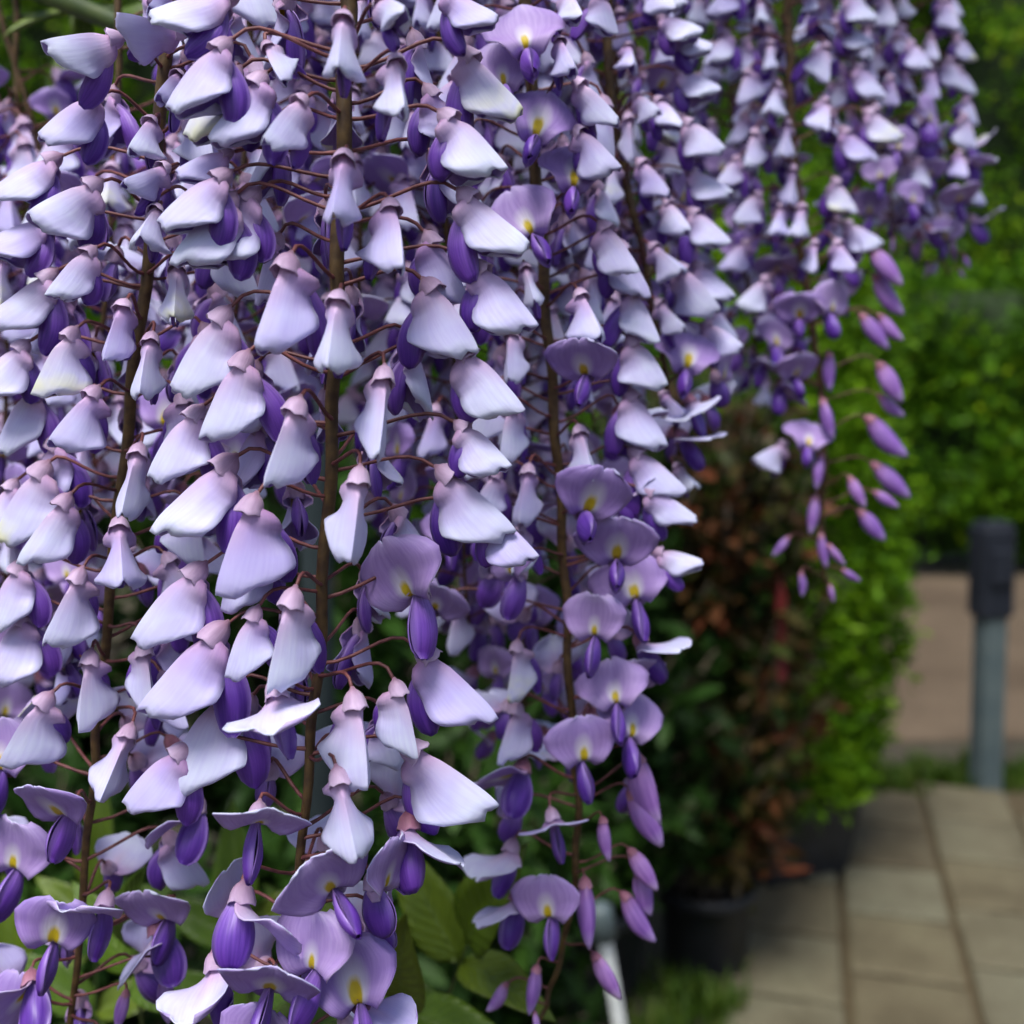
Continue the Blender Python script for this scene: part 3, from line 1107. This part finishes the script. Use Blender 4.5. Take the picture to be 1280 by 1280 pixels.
VAR = {'H': [], 'O': [], 'K': [], 'S': [], 'B': []}
for i in range(9):
    r = random.Random(100 + i)
    wsc = r.uniform(.90, 1.16)
    eared = i % 3 == 0
    ear = r.uniform(1.0, 1.10) if eared else r.uniform(.94, 1.0)
    wa = .0 if eared else .06
    Wt = [(0, .27), (.05, .34 * ear), (.11, .40 * ear), (.18, .40 + wa * .4), (.28, .42 + wa * .5), (.42, (.48 + wa * .3) * wsc), (.58, .545 * wsc), (.74, .57 * wsc), (.86, .545 * wsc), (.94, .48 * wsc), (1, .38 * wsc)]
    fb = r.uniform(-8, 6)
    f0t = [(0, 5), (.10, 8), (.22, 24), (.4, 30 + fb), (.7, 27 + fb), (.88, 26 + fb), (1, 36 + fb)]
    f1t = [(0, 105), (.06, 84 + wa * 200), (.11, 90 + wa * 150), (.22, 122 - wa * 120), (.4, 106), (.6, 94), (.8, 85 + fb), (.9, 86 + fb), (1, 102 + fb)]
    ban = banner_mesh(i, .90, r.uniform(0, 8), r.uniform(-12, 4), (.15, .6), Wt, f0t, f1t, .62, r.uniform(.26, .42), r.uniform(.0, .03), r.uniform(.02, .05), r.uniform(-16, 10), pe=r.uniform(2.2, 2.9), ridge=r.uniform(.016, .03), ruf=1.7)
    wl = r.uniform(.54, .82); wr = r.uniform(-40, -12)
    wings = [wing_mesh(i * 3 + k, wl, -78, wr, .155, s, .07, .010, M['wing'], -.06, .22) for k, s in enumerate((-1, 1))]
    VAR['H'].append((calyx_mesh(i, 1.0, M['calyx']), ban, wings, None))


def open_var(i, rho, kind):
    r = random.Random(200 + i + int(rho) * 7)
    ws = r.uniform(.92, 1.1)
    Wt = [(0, .10), (.06, .22), (.12, .30), (.25, .50 * ws), (.45, .66 * ws), (.65, .70 * ws), (.82, .58 * ws), (.94, .40 * ws), (1, .24)]
    back = r.uniform(-34, -8)
    f0t = [(0, 25), (.3, 8), (1, 6)]
    f1t = [(0, 80), (.2, 20), (.45, back), (1, back * 1.2)]
    ban = banner_mesh(50 + i + int(rho), .74, 15, rho, (.02, .24), Wt, f0t, f1t, 1.2, .04, r.uniform(.0, .06), r.uniform(.045, .085), r.uniform(-10, 30), x0=.13)
    wl = r.uniform(.62, .74)
    wings = [wing_mesh(60 + i * 3 + k, wl, -8, r.uniform(-2, 14), .185, s, .10, .003, M['wing'], 0.0) for k, s in enumerate((-1, 1))]
    keel = wing_mesh(90 + i, wl * .9, -10, 16, .12, 1, .03, -.015, M['keel'], -.02, .12, 'keel_petal')
    VAR[kind].append((calyx_mesh(40 + i, .95, M['calyx_red'] if i % 2 else M['calyx']), ban, wings, keel))


for i in range(5):
    open_var(i, random.uniform(140, 160), 'O')
    open_var(i, random.uniform(74, 98), 'K')
    open_var(i, random.uniform(45, 68), 'S')
for i in range(5):
    VAR['B'].append((calyx_mesh(70 + i, .82, M['calyx_red']), bud_mesh(i, random.uniform(-1.2, -.2)), [], None))

# ------------------------------------------------------------------ racemes
DS = lambda d0, py: d0 * (1 + .12 * (py - 500) / F_PX)


class Raceme:
    def __init__(self, label, d0, path, y_top=-150, rad=.0016):
        self.d0 = d0
        self.path = path                  # photo pixels of the stalk, top to bottom
        self.label = label
        x0 = path[0][0] + (path[0][0] - path[1][0]) / (path[0][1] - path[1][1]) * (y_top - path[0][1]) if path[0][1] > y_top else path[0][0]
        pts = ([(x0, y_top)] if path[0][1] > y_top else []) + list(path)
        w = [P(x, y, DS(d0, y)) for x, y in pts]
        self.top = w[0]
        self.world = smooth_path(w, 8)
        self.len = [0.0]
        for a, b in zip(self.world[:-1], self.world[1:]):
            self.len.append(self.len[-1] + (b - a).length)
        self.root = thing('wisteria_raceme', label, 'flower spray', self.top, 'hanging wisteria flower sprays')
        mb = MB()
        n = len(self.world)
        wig = [Vector((math.sin(k * .9 + d0 * 40), math.cos(k * 1.3 + d0 * 70), 0)) * .0005 for k in range(n)]
        mb.tube([p - self.top + wg for p, wg in zip(self.world, wig)], [rad * lerp(1.25, .45, (k / (n - 1)) ** 1.3) for k in range(n)], 9)
        link('rachis', mb.mesh('rachis', [M['rachis']]), self.root)
        self.heads = []
        self.total = self.len[-1]

    def at(self, s):
        s = min(max(s, 0), self.total)
        i = int(np.searchsorted(self.len, s)) - 1
        i = min(max(i, 0), len(self.world) - 2)
        t = (s - self.len[i]) / max(1e-6, self.len[i + 1] - self.len[i])
        return self.world[i].lerp(self.world[i + 1], t)

    def near_z(self, z):
        k = min(range(len(self.world)), key=lambda i: abs(self.world[i].z - z))
        lo, hi = max(0, k - 1), min(len(self.world) - 1, k + 1)
        best = None
        for i in range(lo, hi):
            for q in range(11):
                p = self.world[i].lerp(self.world[i + 1], q / 10)
                if best is None or abs(p.z - z) < abs(best.z - z):
                    best = p
        return best

    def floret(self, kind, pos, a, wdir, s, attach, detail=True):
        a = a.normalized()
        n = (wdir - a * wdir.dot(a)).normalized()
        b = n.cross(a)
        mtx = Matrix(((a.x, b.x, n.x, 0), (a.y, b.y, n.y, 0), (a.z, b.z, n.z, 0), (0, 0, 0, 1)))
        # small random roll
        rl = .14 if kind in 'HB' else .42
        mtx = mtx @ Matrix.Rotation(random.uniform(-rl, rl), 4, 'X') @ Matrix.Rotation(random.uniform(-.12, .12) if kind in 'OKS' else 0, 4, 'Y')
        cal, ban, wings, keel = random.choice(VAR[kind])
        o = link('floret', cal, self.root)
        jx = Matrix.Diagonal((s, s * random.uniform(.92, 1.1), s * random.uniform(.92, 1.1), 1))
        full = Matrix.Translation(pos - self.top) @ mtx @ jx
        o.matrix_local = full
        link('bud_petals' if kind == 'B' else 'banner_petal', ban, o)
        for w_ in wings:
            link('wing_petal', w_, o)
        if keel and detail:
            link('keel_petal', keel, o)
        # pedicel in the floret's own frame
        inv = full.inverted()
        p0 = attach - self.top
        p3 = (pos - self.top) - a * (.02 * s)
        out = Vector((p3.x - p0.x, p3.y - p0.y, 0))
        r_ = max(out.length, .004)
        out = out.normalized() if out.length > 1e-5 else Vector((0, -1, 0))
        p1 = p0 + out * r_ * .45 + UP * r_ * random.uniform(-.05, .16)
        p2 = p3 - a * r_ * random.uniform(.28, .42)
        pts = bez(p0, p1, p2, p3, 7 if detail else 5)
        mb = MB()
        rp = .00047 if kind != 'B' else .0004
        loc = [inv @ p for p in pts]
        # radius is scaled by the floret's own scale
        mb.tube(loc, [rp / s * (1.35 if k == 0 else 1.0) for k in range(len(loc))], 6 if detail else 4, cap=False)
        link('pedicel', mb.mesh('pedicel', [M['pedicel']]), o)
        self.heads.append(pos + a * s * .5)
        if kind in 'OKS':
            self.heads.append(pos + n * s * .38)
        return o

    def place(self, kind, cx, cy, tx, ty, bx=None, by=None, Ln=.0215):
        """a floret whose calyx is seen at (cx,cy) and whose tip is seen at (tx,ty)"""
        zc = P(cx, cy, DS(self.d0, cy)).z
        rp = self.near_z(zc)
        d_r = (rp - CAM).dot(FWD)
        px_r = 640 + (rp - CAM).dot(RGT) / d_r * F_PX
        dx = (cx - px_r) * d_r / F_PX
        rr = random.uniform(.017, .022) if kind != 'B' else random.uniform(.012, .016)
        dep = math.sqrt(max(rr * rr - dx * dx, 0))
        if abs(dx) > rr:
            dep = random.uniform(-.004, .004)
        d = d_r - dep
        pos = P(cx, cy, d)
        out = Vector((dx, -dep if dep > 0.001 else -.001, 0)).normalized()
        attach = self.near_z(pos.z - random.uniform(.0, .006))
        ix, iy = (tx - cx) * d / F_PX, (cy - ty) * d / F_PX
        ln = math.hypot(ix, iy)
        if kind == 'H' or kind == 'B':
            L0 = Ln if kind == 'H' else max(.009, ln)
            if ln > .93 * L0:
                s = ln * 1.04; fw = .28 * ln
            else:
                fw = min(math.sqrt(L0 * L0 - ln * ln), .50 * L0); s = math.hypot(fw, ln)
            fw *= max(.25, -out.y)
            a = RGT * ix + UPV * iy - FWD * fw
            wd = out * .75 + UP * .65 - FWD * .1
        else:
            s = Ln * random.uniform(1.04, 1.18)
            kl = s * .80
            fw = math.sqrt(max(kl * kl - ln * ln, 0)) if ln < kl else 0
            fw = max(fw, .35 * ln)
            a = RGT * ix + UPV * iy - FWD * fw
            a.normalize()
            if bx is not None:
                wd = RGT * (bx - cx) + UPV * (cy - by)
                wd = wd.normalized() - FWD * .45
            else:
                wd = UPV * .75 - FWD * .65
            pos = pos - a * (.13 * s)
        self.floret(kind, pos, a, wd, s, attach)

    def fill(self, s0, s1, step, types, others, lmin=.0125, front_block=True, Ln=.0205, detail=True, rpx=None, avoid=None):
        """spiral of florets down the stalk wherever no placed flower already sits"""
        k = random.randint(0, 40)
        s = s0
        while s < s1:
            k += 1
            az = k * 2.39996 + random.uniform(-.35, .35)
            q = s / self.total
            base = self.at(s)
            kind = types(q, random.random())
            taper = lerp(1.0, .55, max(0, (q - .8) / .2))
            rr = random.uniform(.017, .025) * taper * (1 if kind != 'B' else .8)
            out = Vector((math.cos(az), math.sin(az), 0))
            pos = base + out * rr + UP * random.uniform(-.002, .006)
            th = R(random.uniform(18, 44))
            if kind in 'OKS':
                th = R(random.uniform(20, 40))
            a = out * math.sin(th) - UP * math.cos(th) + Vector([random.uniform(-.12, .12) for _ in range(3)])
            sc = Ln * random.uniform(.86, 1.10)
            if kind == 'B':
                sc = Ln * random.uniform(.45, .72) * lerp(1, .6, max(0, (q - .9) / .1))
            mid = pos + a * sc * .5
            s += step * random.uniform(.8, 1.2) * (1.0 if q < .75 else 1.25)
            if any((mid - h).length < lmin for h in others):
                continue
            if avoid is not None and avoid(mid):
                continue
            wd = out * .75 + UP * .65 if kind in 'HB' else UP * .8 + out * .6
            self.floret(kind, pos, a, wd, sc, base, detail)


def tmix(h_end, o_end):
    def f(q, r):
        if q < h_end:
            return 'H' if r < .95 else 'K'
        if q < o_end:
            return 'O' if r < .45 else ('K' if r < .75 else ('S' if r < .85 else 'H'))
        return 'B'
    return f


def H(txt):
    out = []
    for ln in txt.strip().splitlines():
        for it in ln.split(';'):
            it = it.split()
            if it:
                out.append((it[0], *[float(q) for q in it[1:]]))
    return out


# --- spray 1: left, its lower end with open florets
R1 = Raceme('long pale lilac spray beside the longest one, hanging below the green leafy shoot', .305, [(215, -20), (185, 320), (152, 600), (127, 850), (110, 1050), (88, 1290), (84, 1360)])
D1 = H('''
H 155 50 76 75; H 235 44 165 40; H 226 92 214 140; H 212 -8 204 30; H 128 118 68 176; H 192 148 180 202; H 78 195 4 240; H 128 227 60 285; H 212 208 172 248
H 198 258 193 318; H 72 272 -4 312; H 120 310 76 370; H 72 338 -6 408; H 222 327 232 402; H 158 376 148 454; H 97 410 58 490
H 37 427 -12 483; H 191 417 192 500; H 124 484 86 560; H 47 480 2 562; H 176 555 170 645; H 62 578 2 672; H 89 618 38 704
H 22 600 -12 655; H 30 700 -8 782; H 104 710 72 806; H 35 762 -4 852; H 115 812 110 910; H 66 866 10 950; H 165 905 142 988
O 70 1168 58 1262; O 20 1272 8 1340; K 90 1012 76 1084; O 28 1078 6 1150; K 132 1126 122 1198; S 248 1008 230 1112 168 1050
S 196 1160 222 1246 150 1150; K 214 1142 206 1200; B 158 1236 150 1285; O 5 960 10 1015; S 40 1225 60 1290 10 1260; B 205 1215 214 1275
''')
# --- spray 2: the long one in the middle
R2 = Raceme('longest pale lilac spray, dark stalk showing, hanging in front of the slender grey post', .268, [(436, -20), (430, 120), (421, 400), (412, 600), (396, 850), (378, 1050), (368, 1290), (366, 1380)], rad=.0017)
D2 = H('''
H 300 -5 205 22; H 289 50 218 135; H 302 85 234 172; H 333 92 280 176; H 383 122 344 192; H 430 18 433 110; H 332 52 348 88
H 292 190 246 212; H 290 215 213 275; H 325 237 248 312; H 295 243 232 328; H 432 190 428 295; H 365 318 335 446; H 425 365 420 468
H 288 385 220 486; H 312 440 258 548; H 254 508 198 588; H 376 497 340 610; H 296 571 203 666; H 322 618 276 740; H 258 705 170 798
H 285 780 183 886; H 370 735 345 862; H 292 858 215 980; H 238 932 158 1002; H 494 70 506 160; H 485 250 506 342; H 548 140 622 206
H 575 62 646 148; H 572 238 647 310; H 588 328 661 400; H 528 350 592 434; H 480 458 476 572; H 545 585 642 662; H 600 640 658 684
H 450 583 442 704; H 570 435 648 503; H 568 528 624 572; H 520 808 612 898; H 440 862 462 982; H 420 958 450 1068; H 500 930 620 1002
O 525 738 538 832 500 670; S 508 1030 508 1142 590 1092; K 322 1018 318 1106; O 402 1205 372 1285; K 415 1108 462 1150; S 300 1120 290 1240 340 1150
H 550 -12 604 26; H 470 5 512 40; S 345 865 372 965 330 830; K 340 1225 330 1290; S 268 1205 280 1290 240 1180; O 450 1250 470 1310
''')
# --- spray 3: right of the middle, ending in buds
R3 = Raceme('spray of open florets with yellow spots, beside the longest one, pointed tip of buds', .352, [(655, -20), (668, 180), (682, 380), (695, 550), (706, 720), (713, 880), (722, 1010), (715, 1130), (690, 1230), (676, 1275)], rad=.0017)
D3 = H('''
O 657 66 668 112; O 628 112 640 150; O 668 174 661 218; O 665 294 688 346; O 716 236 712 280; H 655 330 668 388; H 696 48 716 100
H 716 100 770 160; H 715 160 772 216; H 748 278 794 336; H 722 362 744 428; H 785 360 816 422; H 770 300 806 372; H 705 -10 722 32; H 748 -10 764 36
H 640 505 628 572; H 640 410 636 478; H 662 580 650 655; H 652 655 642 712; H 722 532 738 602; H 783 420 832 482; H 780 487 832 556; H 785 560 853 614
K 735 466 716 516; K 728 640 735 682; O 746 790 733 852; O 795 746 800 800; K 770 700 765 735; H 650 878 628 952; H 648 800 640 872
O 725 944 738 1012; O 784 920 790 965; K 690 1020 704 1086; O 690 1138 686 1212; H 815 690 865 700; S 640 1060 614 1132 600 1030; S 645 1120 618 1196 600 1110
B 785 985 828 1052; B 790 940 832 1022; B 785 1060 822 1108; B 730 1095 736 1178; B 775 1115 823 1168; B 740 1190 776 1242; B 672 1205 660 1262
B 636 1228 606 1258; B 752 1020 764 1072; B 795 1085 815 1140; B 668 1262 672 1290; S 800 800 835 850 830 790; K 790 850 800 900; O 772 880 770 925; H 800 610 868 648
S 655 960 640 1020 620 940; K 545 760 520 800
''')
R4 = Raceme('short pale spray hanging between the yellow spotted spray and the slender bud tipped one', .42, [(752, -20), (768, 150), (800, 300), (826, 440), (846, 540), (858, 600)])
D4 = H('''
H 785 55 786 97; H 797 200 832 252; H 818 122 846 162; H 843 88 888 116; H 850 150 899 186; H 855 212 910 240; H 858 262 905 302; H 865 328 917 370
H 875 405 920 434; H 830 250 857 292; H 842 330 897 392; O 857 462 848 500; S 850 545 880 606 866 520; S 862 500 880 562 840 480; H 825 490 850 520
H 820 20 866 44; H 838 40 880 62; H 790 120 820 150; H 812 305 846 350; H 820 375 850 420; H 843 580 862 612
''')
R5 = Raceme('slender spray hanging over the red leaved shrub, ending in a loose cluster of buds', .52, [(985, -20), (988, 120), (1000, 300), (1022, 450), (1030, 560), (1028, 680), (1034, 745)], rad=.0019)
D5 = H('''
H 950 0 945 32; H 1013 -5 1013 22; H 963 52 954 94; H 972 103 955 152; H 983 150 974 202; H 990 205 985 260; H 1003 255 992 304; H 1018 300 1010 347
H 1030 53 1030 102; H 1030 122 1030 165; H 1048 160 1092 202; H 1040 222 1062 264; H 1052 278 1102 304; H 1078 138 1128 172; H 1042 30 1087 54
H 1066 80 1107 120; H 1050 -5 1094 24; H 912 38 884 82; H 925 195 898 230; H 952 240 914 278; H 938 300 898 335; H 962 345 920 387
O 1032 390 1040 435; O 965 434 972 470; B 1086 310 1127 354; B 1090 343 1132 387; B 1074 392 1110 434; B 1096 393 1130 420; B 1096 453 1128 499
B 1096 493 1131 515; B 1080 521 1136 562; B 1088 578 1136 619; B 1090 614 1122 632; B 1072 638 1106 672; B 1060 595 1081 632; B 1036 440 1036 489
B 1027 498 1038 550; B 1026 566 1017 612; B 1020 618 1009 667; B 1025 666 1031 708; B 1034 680 1054 706; B 1051 712 1074 725; B 1002 714 999 744
B 1037 730 1041 752; B 988 670 965 693; H 985 553 944 577; O 1008 560 1000 585; S 955 450 945 505 975 440; S 975 480 970 525 990 470; K 1000 400 990 430; K 990 470 1000 500
''')
FRONT = [(R1, D1), (R2, D2), (R3, D3), (R4, D4), (R5, D5)]
for rc, dd in FRONT:
    for it in dd:
        rc.place(*it, Ln={id(R1): .0215, id(R2): .0225, id(R3): .0205}.get(id(rc), .0205))
placed = [h for rc, _ in FRONT for h in rc.heads]


def proj(p):
    d = (p - CAM).dot(FWD)
    return 640 + (p - CAM).dot(RGT) / d * F_PX, 640 - (p - CAM).dot(UPV) / d * F_PX, d


PROJ = [proj(h) for h in placed]


def hides(mid, k=.62):
    """would this filler stand in front of a placed floret?"""
    x, y, d = proj(mid)
    rad = k * .021 / d * F_PX
    for (a, b, c) in PROJ:
        if d < c + .004 and (a - x) ** 2 + (b - y) ** 2 < rad * rad:
            return True
    return False


R1.fill(0.0, R1.total, .0036, tmix(.66, .97), placed, .011, avoid=lambda m: hides(m) or (proj(m)[0] < 140 and proj(m)[1] < 110))
R2.fill(0.0, R2.total, .0036, tmix(.66, .97), placed, .012, avoid=hides)
R3.fill(0.0, R3.total * .80, .0036, tmix(.50, .97), placed, .011, avoid=hides)
R4.fill(0.0, R4.total * .95, .0036, tmix(.75, 1.1), placed, .010, avoid=hides)
R5.fill(0.0, R5.total * .62, .0040, tmix(.52, 1.1), placed, .010, avoid=hides)

# --- sprays behind
BACK = [
    ('short blurred spray at the end of the vine, set against the green hedge', .62, [(1128, -20), (1150, 150), (1172, 280), (1184, 345)], .62, .90),
    ('shaded spray between the slender bud tipped one and the one set against the hedge', .60, [(1070, -20), (1092, 130), (1112, 250), (1120, 320)], .62, .93),
    ('mauve shaded spray in the gap between the short pale spray and the slender one', .57, [(905, -20), (920, 200), (938, 380), (950, 470)], .55, 1.1),
    ('short shaded spray behind the top of the short pale spray', .47, [(760, -20), (780, 200), (790, 370)], .75, 1.1),
    ('shaded spray close behind, between the longest spray and the yellow spotted one', .40, [(545, -20), (560, 300), (575, 560), (585, 780)], .72, 1.1),
    ('long shaded spray directly behind the yellow spotted florets', .43, [(640, -20), (640, 300), (650, 600), (655, 860), (655, 930)], .70, 1.1),
    ('shaded spray close behind, between the longest spray and the one below the leafy shoot', .385, [(315, -20), (308, 200), (292, 450), (275, 690)], .80, 1.1),
    ('shaded spray directly behind the stalk of the spray below the leafy shoot', .41, [(150, -20), (140, 250), (120, 520), (100, 760)], .80, 1.1),
    ('blurred purple spray of open florets directly under the green leaves', .50, [(20, 40), (22, 150), (30, 300), (28, 420)], .20, 1.1),
    ('shaded spray behind the outer florets of the spray below the leafy shoot', .43, [(-35, 100), (5, 320), (5, 700), (0, 930)], .78, 1.1),
    ('farther shaded spray deep between the longest spray and the one below the leafy shoot', .47, [(225, -20), (225, 250), (215, 480), (205, 640)], .85, 1.1),
    ('shaded spray far back behind the upper stalk of the longest spray', .46, [(385, -20), (375, 200), (360, 380), (345, 500)], .85, 1.1),
    ('deepest shaded spray between the longest spray and the yellow spotted one', .48, [(500, -20), (505, 250), (510, 450), (505, 640)], .85, 1.1),
    ('shaded spray deep between the yellow spotted spray and the short pale one', .50, [(700, -20), (715, 250), (735, 450), (745, 600)], .85, 1.1),
    ('farthest shaded spray, behind the blurred purple one under the green leaves', .50, [(-10, -20), (60, 260), (62, 620), (50, 800)], .85, 1.1),
    ('short shaded spray close behind the top of the longest one', .39, [(445, -20), (448, 200), (450, 430)], .9, 1.1),
]
BK = []
for (lab, d0, pth, he, oe) in BACK:
    rc = Raceme(lab, d0, pth, rad=.0012)
    rc.fill(0.0, rc.total, .0029, tmix(he, oe), placed, .012, detail=False, avoid=lambda m: hides(m, .5) or (proj(m)[0] < 225 and proj(m)[1] < (105 if d0 == .50 and he == .20 else 150)))
    BK.append(rc)

# ------------------------------------------------------------------ the vine that carries the sprays
def leaflet_mesh(seed):
    r = random.Random(seed)
    nu, nv = 10, 6
    grid, uvs = [], []
    k = r.uniform(-.5, .5)
    for i in range(nu + 1):
        u = i / nu
        w_ = .21 * (math.sin(math.pi * u ** .72) ** .85) * (1 - .25 * u) + .002
        row, ur = [], []
        for j in range(nv + 1):
            v = -1 + 2 * j / nv
            row.append((u, v * w_ + .03 * k * math.sin(u * 3), abs(v) * w_ * .35 - .16 * u * u + .012 * math.sin(9 * u + 3 * v + seed)))
            ur.append((u, .5 + v / 2))
        grid.append(row); uvs.append(ur)
    mb = MB()
    two_sided(mb, grid, uvs, .006, 0, 0)
    return mb.mesh('leaflet', [M['wleaf']])


LF = [leaflet_mesh(i) for i in range(5)]
tops = [rc.top for rc, _ in FRONT] + [rc.top for rc in BK]
trunk_x, trunk_y = P(-420, 600, .75).x, .78
vine = thing('wisteria_vine', 'woody wisteria vine with green leaves that carries the flower sprays', 'vine', (trunk_x, trunk_y, 0))
VO = Vector((trunk_x, trunk_y, 0))
top_z = max(t.z for t in tops) + .06
mb = MB()
tp = smooth_path([VO, VO + Vector((.03, -.02, .5)), VO + Vector((-.02, .01, 1.1)), VO + Vector((.02, -.05, top_z - .10)), Vector((trunk_x + .12, .62, top_z))], 8)
mb.tube([p - VO for p in tp], [lerp(.026, .013, k / (len(tp) - 1)) + .002 * math.sin(k * 1.7) for k in range(len(tp))], 10)
link('trunk', mb.mesh('trunk', [M['bark']]), vine)
mb = MB()
bp = smooth_path([Vector((trunk_x + .12, .62, top_z)), Vector((-.12, .50, top_z + .02)), Vector((.02, .46, top_z)), Vector((.14, .50, top_z + .02)), Vector((.34, .60, top_z + .01))], 8)
mb.tube([p - VO for p in bp], [lerp(.013, .006, k / (len(bp) - 1)) for k in range(len(bp))], 9)
link('branch', mb.mesh('branch', [M['bark']]), vine)
for t in tops:                                   # a spur down to the top of every spray
    q = min(bp, key=lambda p: (p - t).length)
    mb = MB()
    pts = bez(q, q + Vector((0, 0, .015)) + (t - q) * .3, t + Vector((0, 0, .03)), t - Vector((0, 0, .004)), 8)
    mb.tube([p - VO for p in pts], [lerp(.0045, .0026, k / 8) for k in range(9)], 8)
    link('spur', mb.mesh('spur', [M['shoot']]), vine)
# dark shoot crossing the upper corner
sh = smooth_path([Vector((trunk_x + .12, .62, top_z)), P(-120, -70, .52), P(45, -12, .47), P(120, 18, .46), P(185, 42, .455), P(260, 60, .45), P(330, 62, .46)], 6)
mb = MB(); mb.tube([p - VO for p in sh], [lerp(.0055, .0032, k / (len(sh) - 1)) for k in range(len(sh))], 8)
link('shoot', mb.mesh('shoot', [M['shoot']]), vine)


def leaf(p0, p1, sag, npair, size, face):
    """compound leaf: stalk from p0 to p1 with pairs of leaflets"""
    pm = (p0 + p1) / 2 + UP * sag
    pts = bez(p0, p0.lerp(pm, .66), p1.lerp(pm, .66), p1, 12)
    mb = MB(); mb.tube([p - p0 for p in pts], [lerp(.0014, .0006, k / 12) for k in range(13)], 6)
    lo = link('leaf', mb.mesh('leaf', [M['shoot']]), vine)
    lo.location = p0 - VO
    def put(p, d, s):
        o = link('leaflet', random.choice(LF), lo)
        nz = (face - d * face.dot(d)).normalized()
        yb = nz.cross(d)
        m = Matrix(((d.x, yb.x, nz.x, 0), (d.y, yb.y, nz.y, 0), (d.z, yb.z, nz.z, 0), (0, 0, 0, 1)))
        o.matrix_local = Matrix.Translation(p - p0) @ m @ Matrix.Rotation(random.uniform(-.3, .3), 4, 'X') @ Matrix.Scale(s, 4)
    axis = (p1 - p0).normalized()
    side = axis.cross(face).normalized()
    for k in range(npair):
        f_ = lerp(.30, .92, k / max(1, npair - 1))
        p = pts[int(f_ * 12)]
        for s_ in (-1, 1):
            d = (axis * .55 + side * s_ * .85 + face * random.uniform(-.1, .15)).normalized()
            put(p, d, size * random.uniform(.8, 1.1) * (1 - .2 * abs(f_ - .6)))
    put(pts[-1], axis, size * 1.1)


TOC = -FWD
# upper corner leaves
leaf(P(150, 10, .48), P(-30, 26, .50), .0, 2, .040, (UP * .8 + TOC * .4).normalized())
leaf(P(110, -10, .50), P(78, 75, .52), .0, 2, .036, (TOC * .8 + UP * .5).normalized())
leaf(P(230, 50, .47), P(170, -60, .52), .0, 3, .038, (TOC * .6 + UP * .7).normalized())
leaf(P(260, 40, .50), P(330, -40, .50), .0, 3, .036, (TOC * .6 + UP * .7).normalized())
# canopy leaves above the frame
for i in range(14):
    q = random.choice(bp)
    e = q + Vector((random.uniform(-.12, .12), random.uniform(-.02, .16), random.uniform(.02, .10)))
    leaf(q, e, .02, 4, .042, (UP + TOC * .2).normalized())
# low shoot with the leaves under the sprays
low = smooth_path([VO + Vector((.01, -.01, .62)), P(-150, 1560, .62), P(120, 1460, .56), P(330, 1420, .54), P(520, 1400, .54), P(640, 1420, .56)], 6)
mb = MB(); mb.tube([p - VO for p in low], [lerp(.006, .0025, k / (len(low) - 1)) for k in range(len(low))], 8)
link('shoot', mb.mesh('shoot', [M['shoot']]), vine)
lf = (TOC * .75 + UP * .6).normalized()
leaf(P(500, 1400, .54), P(585, 1180, .42), .0, 2, .060, lf)
leaf(P(520, 1400, .54), P(500, 1250, .40), .0, 2, .056, lf)
leaf(P(440, 1410, .54), P(455, 1215, .44), .0, 2, .050, lf)
leaf(P(330, 1420, .54), P(300, 1150, .52), .0, 3, .052, lf)
leaf(P(200, 1440, .55), P(165, 1190, .40), .0, 2, .048, lf)
leaf(P(120, 1460, .56), P(120, 1120, .53), .0, 3, .050, lf)
leaf(P(60, 1470, .57), P(20, 1230, .55), .0, 3, .050, lf)
leaf(P(330, 1420, .54), P(400, 1170, .56), .0, 3, .055, lf)
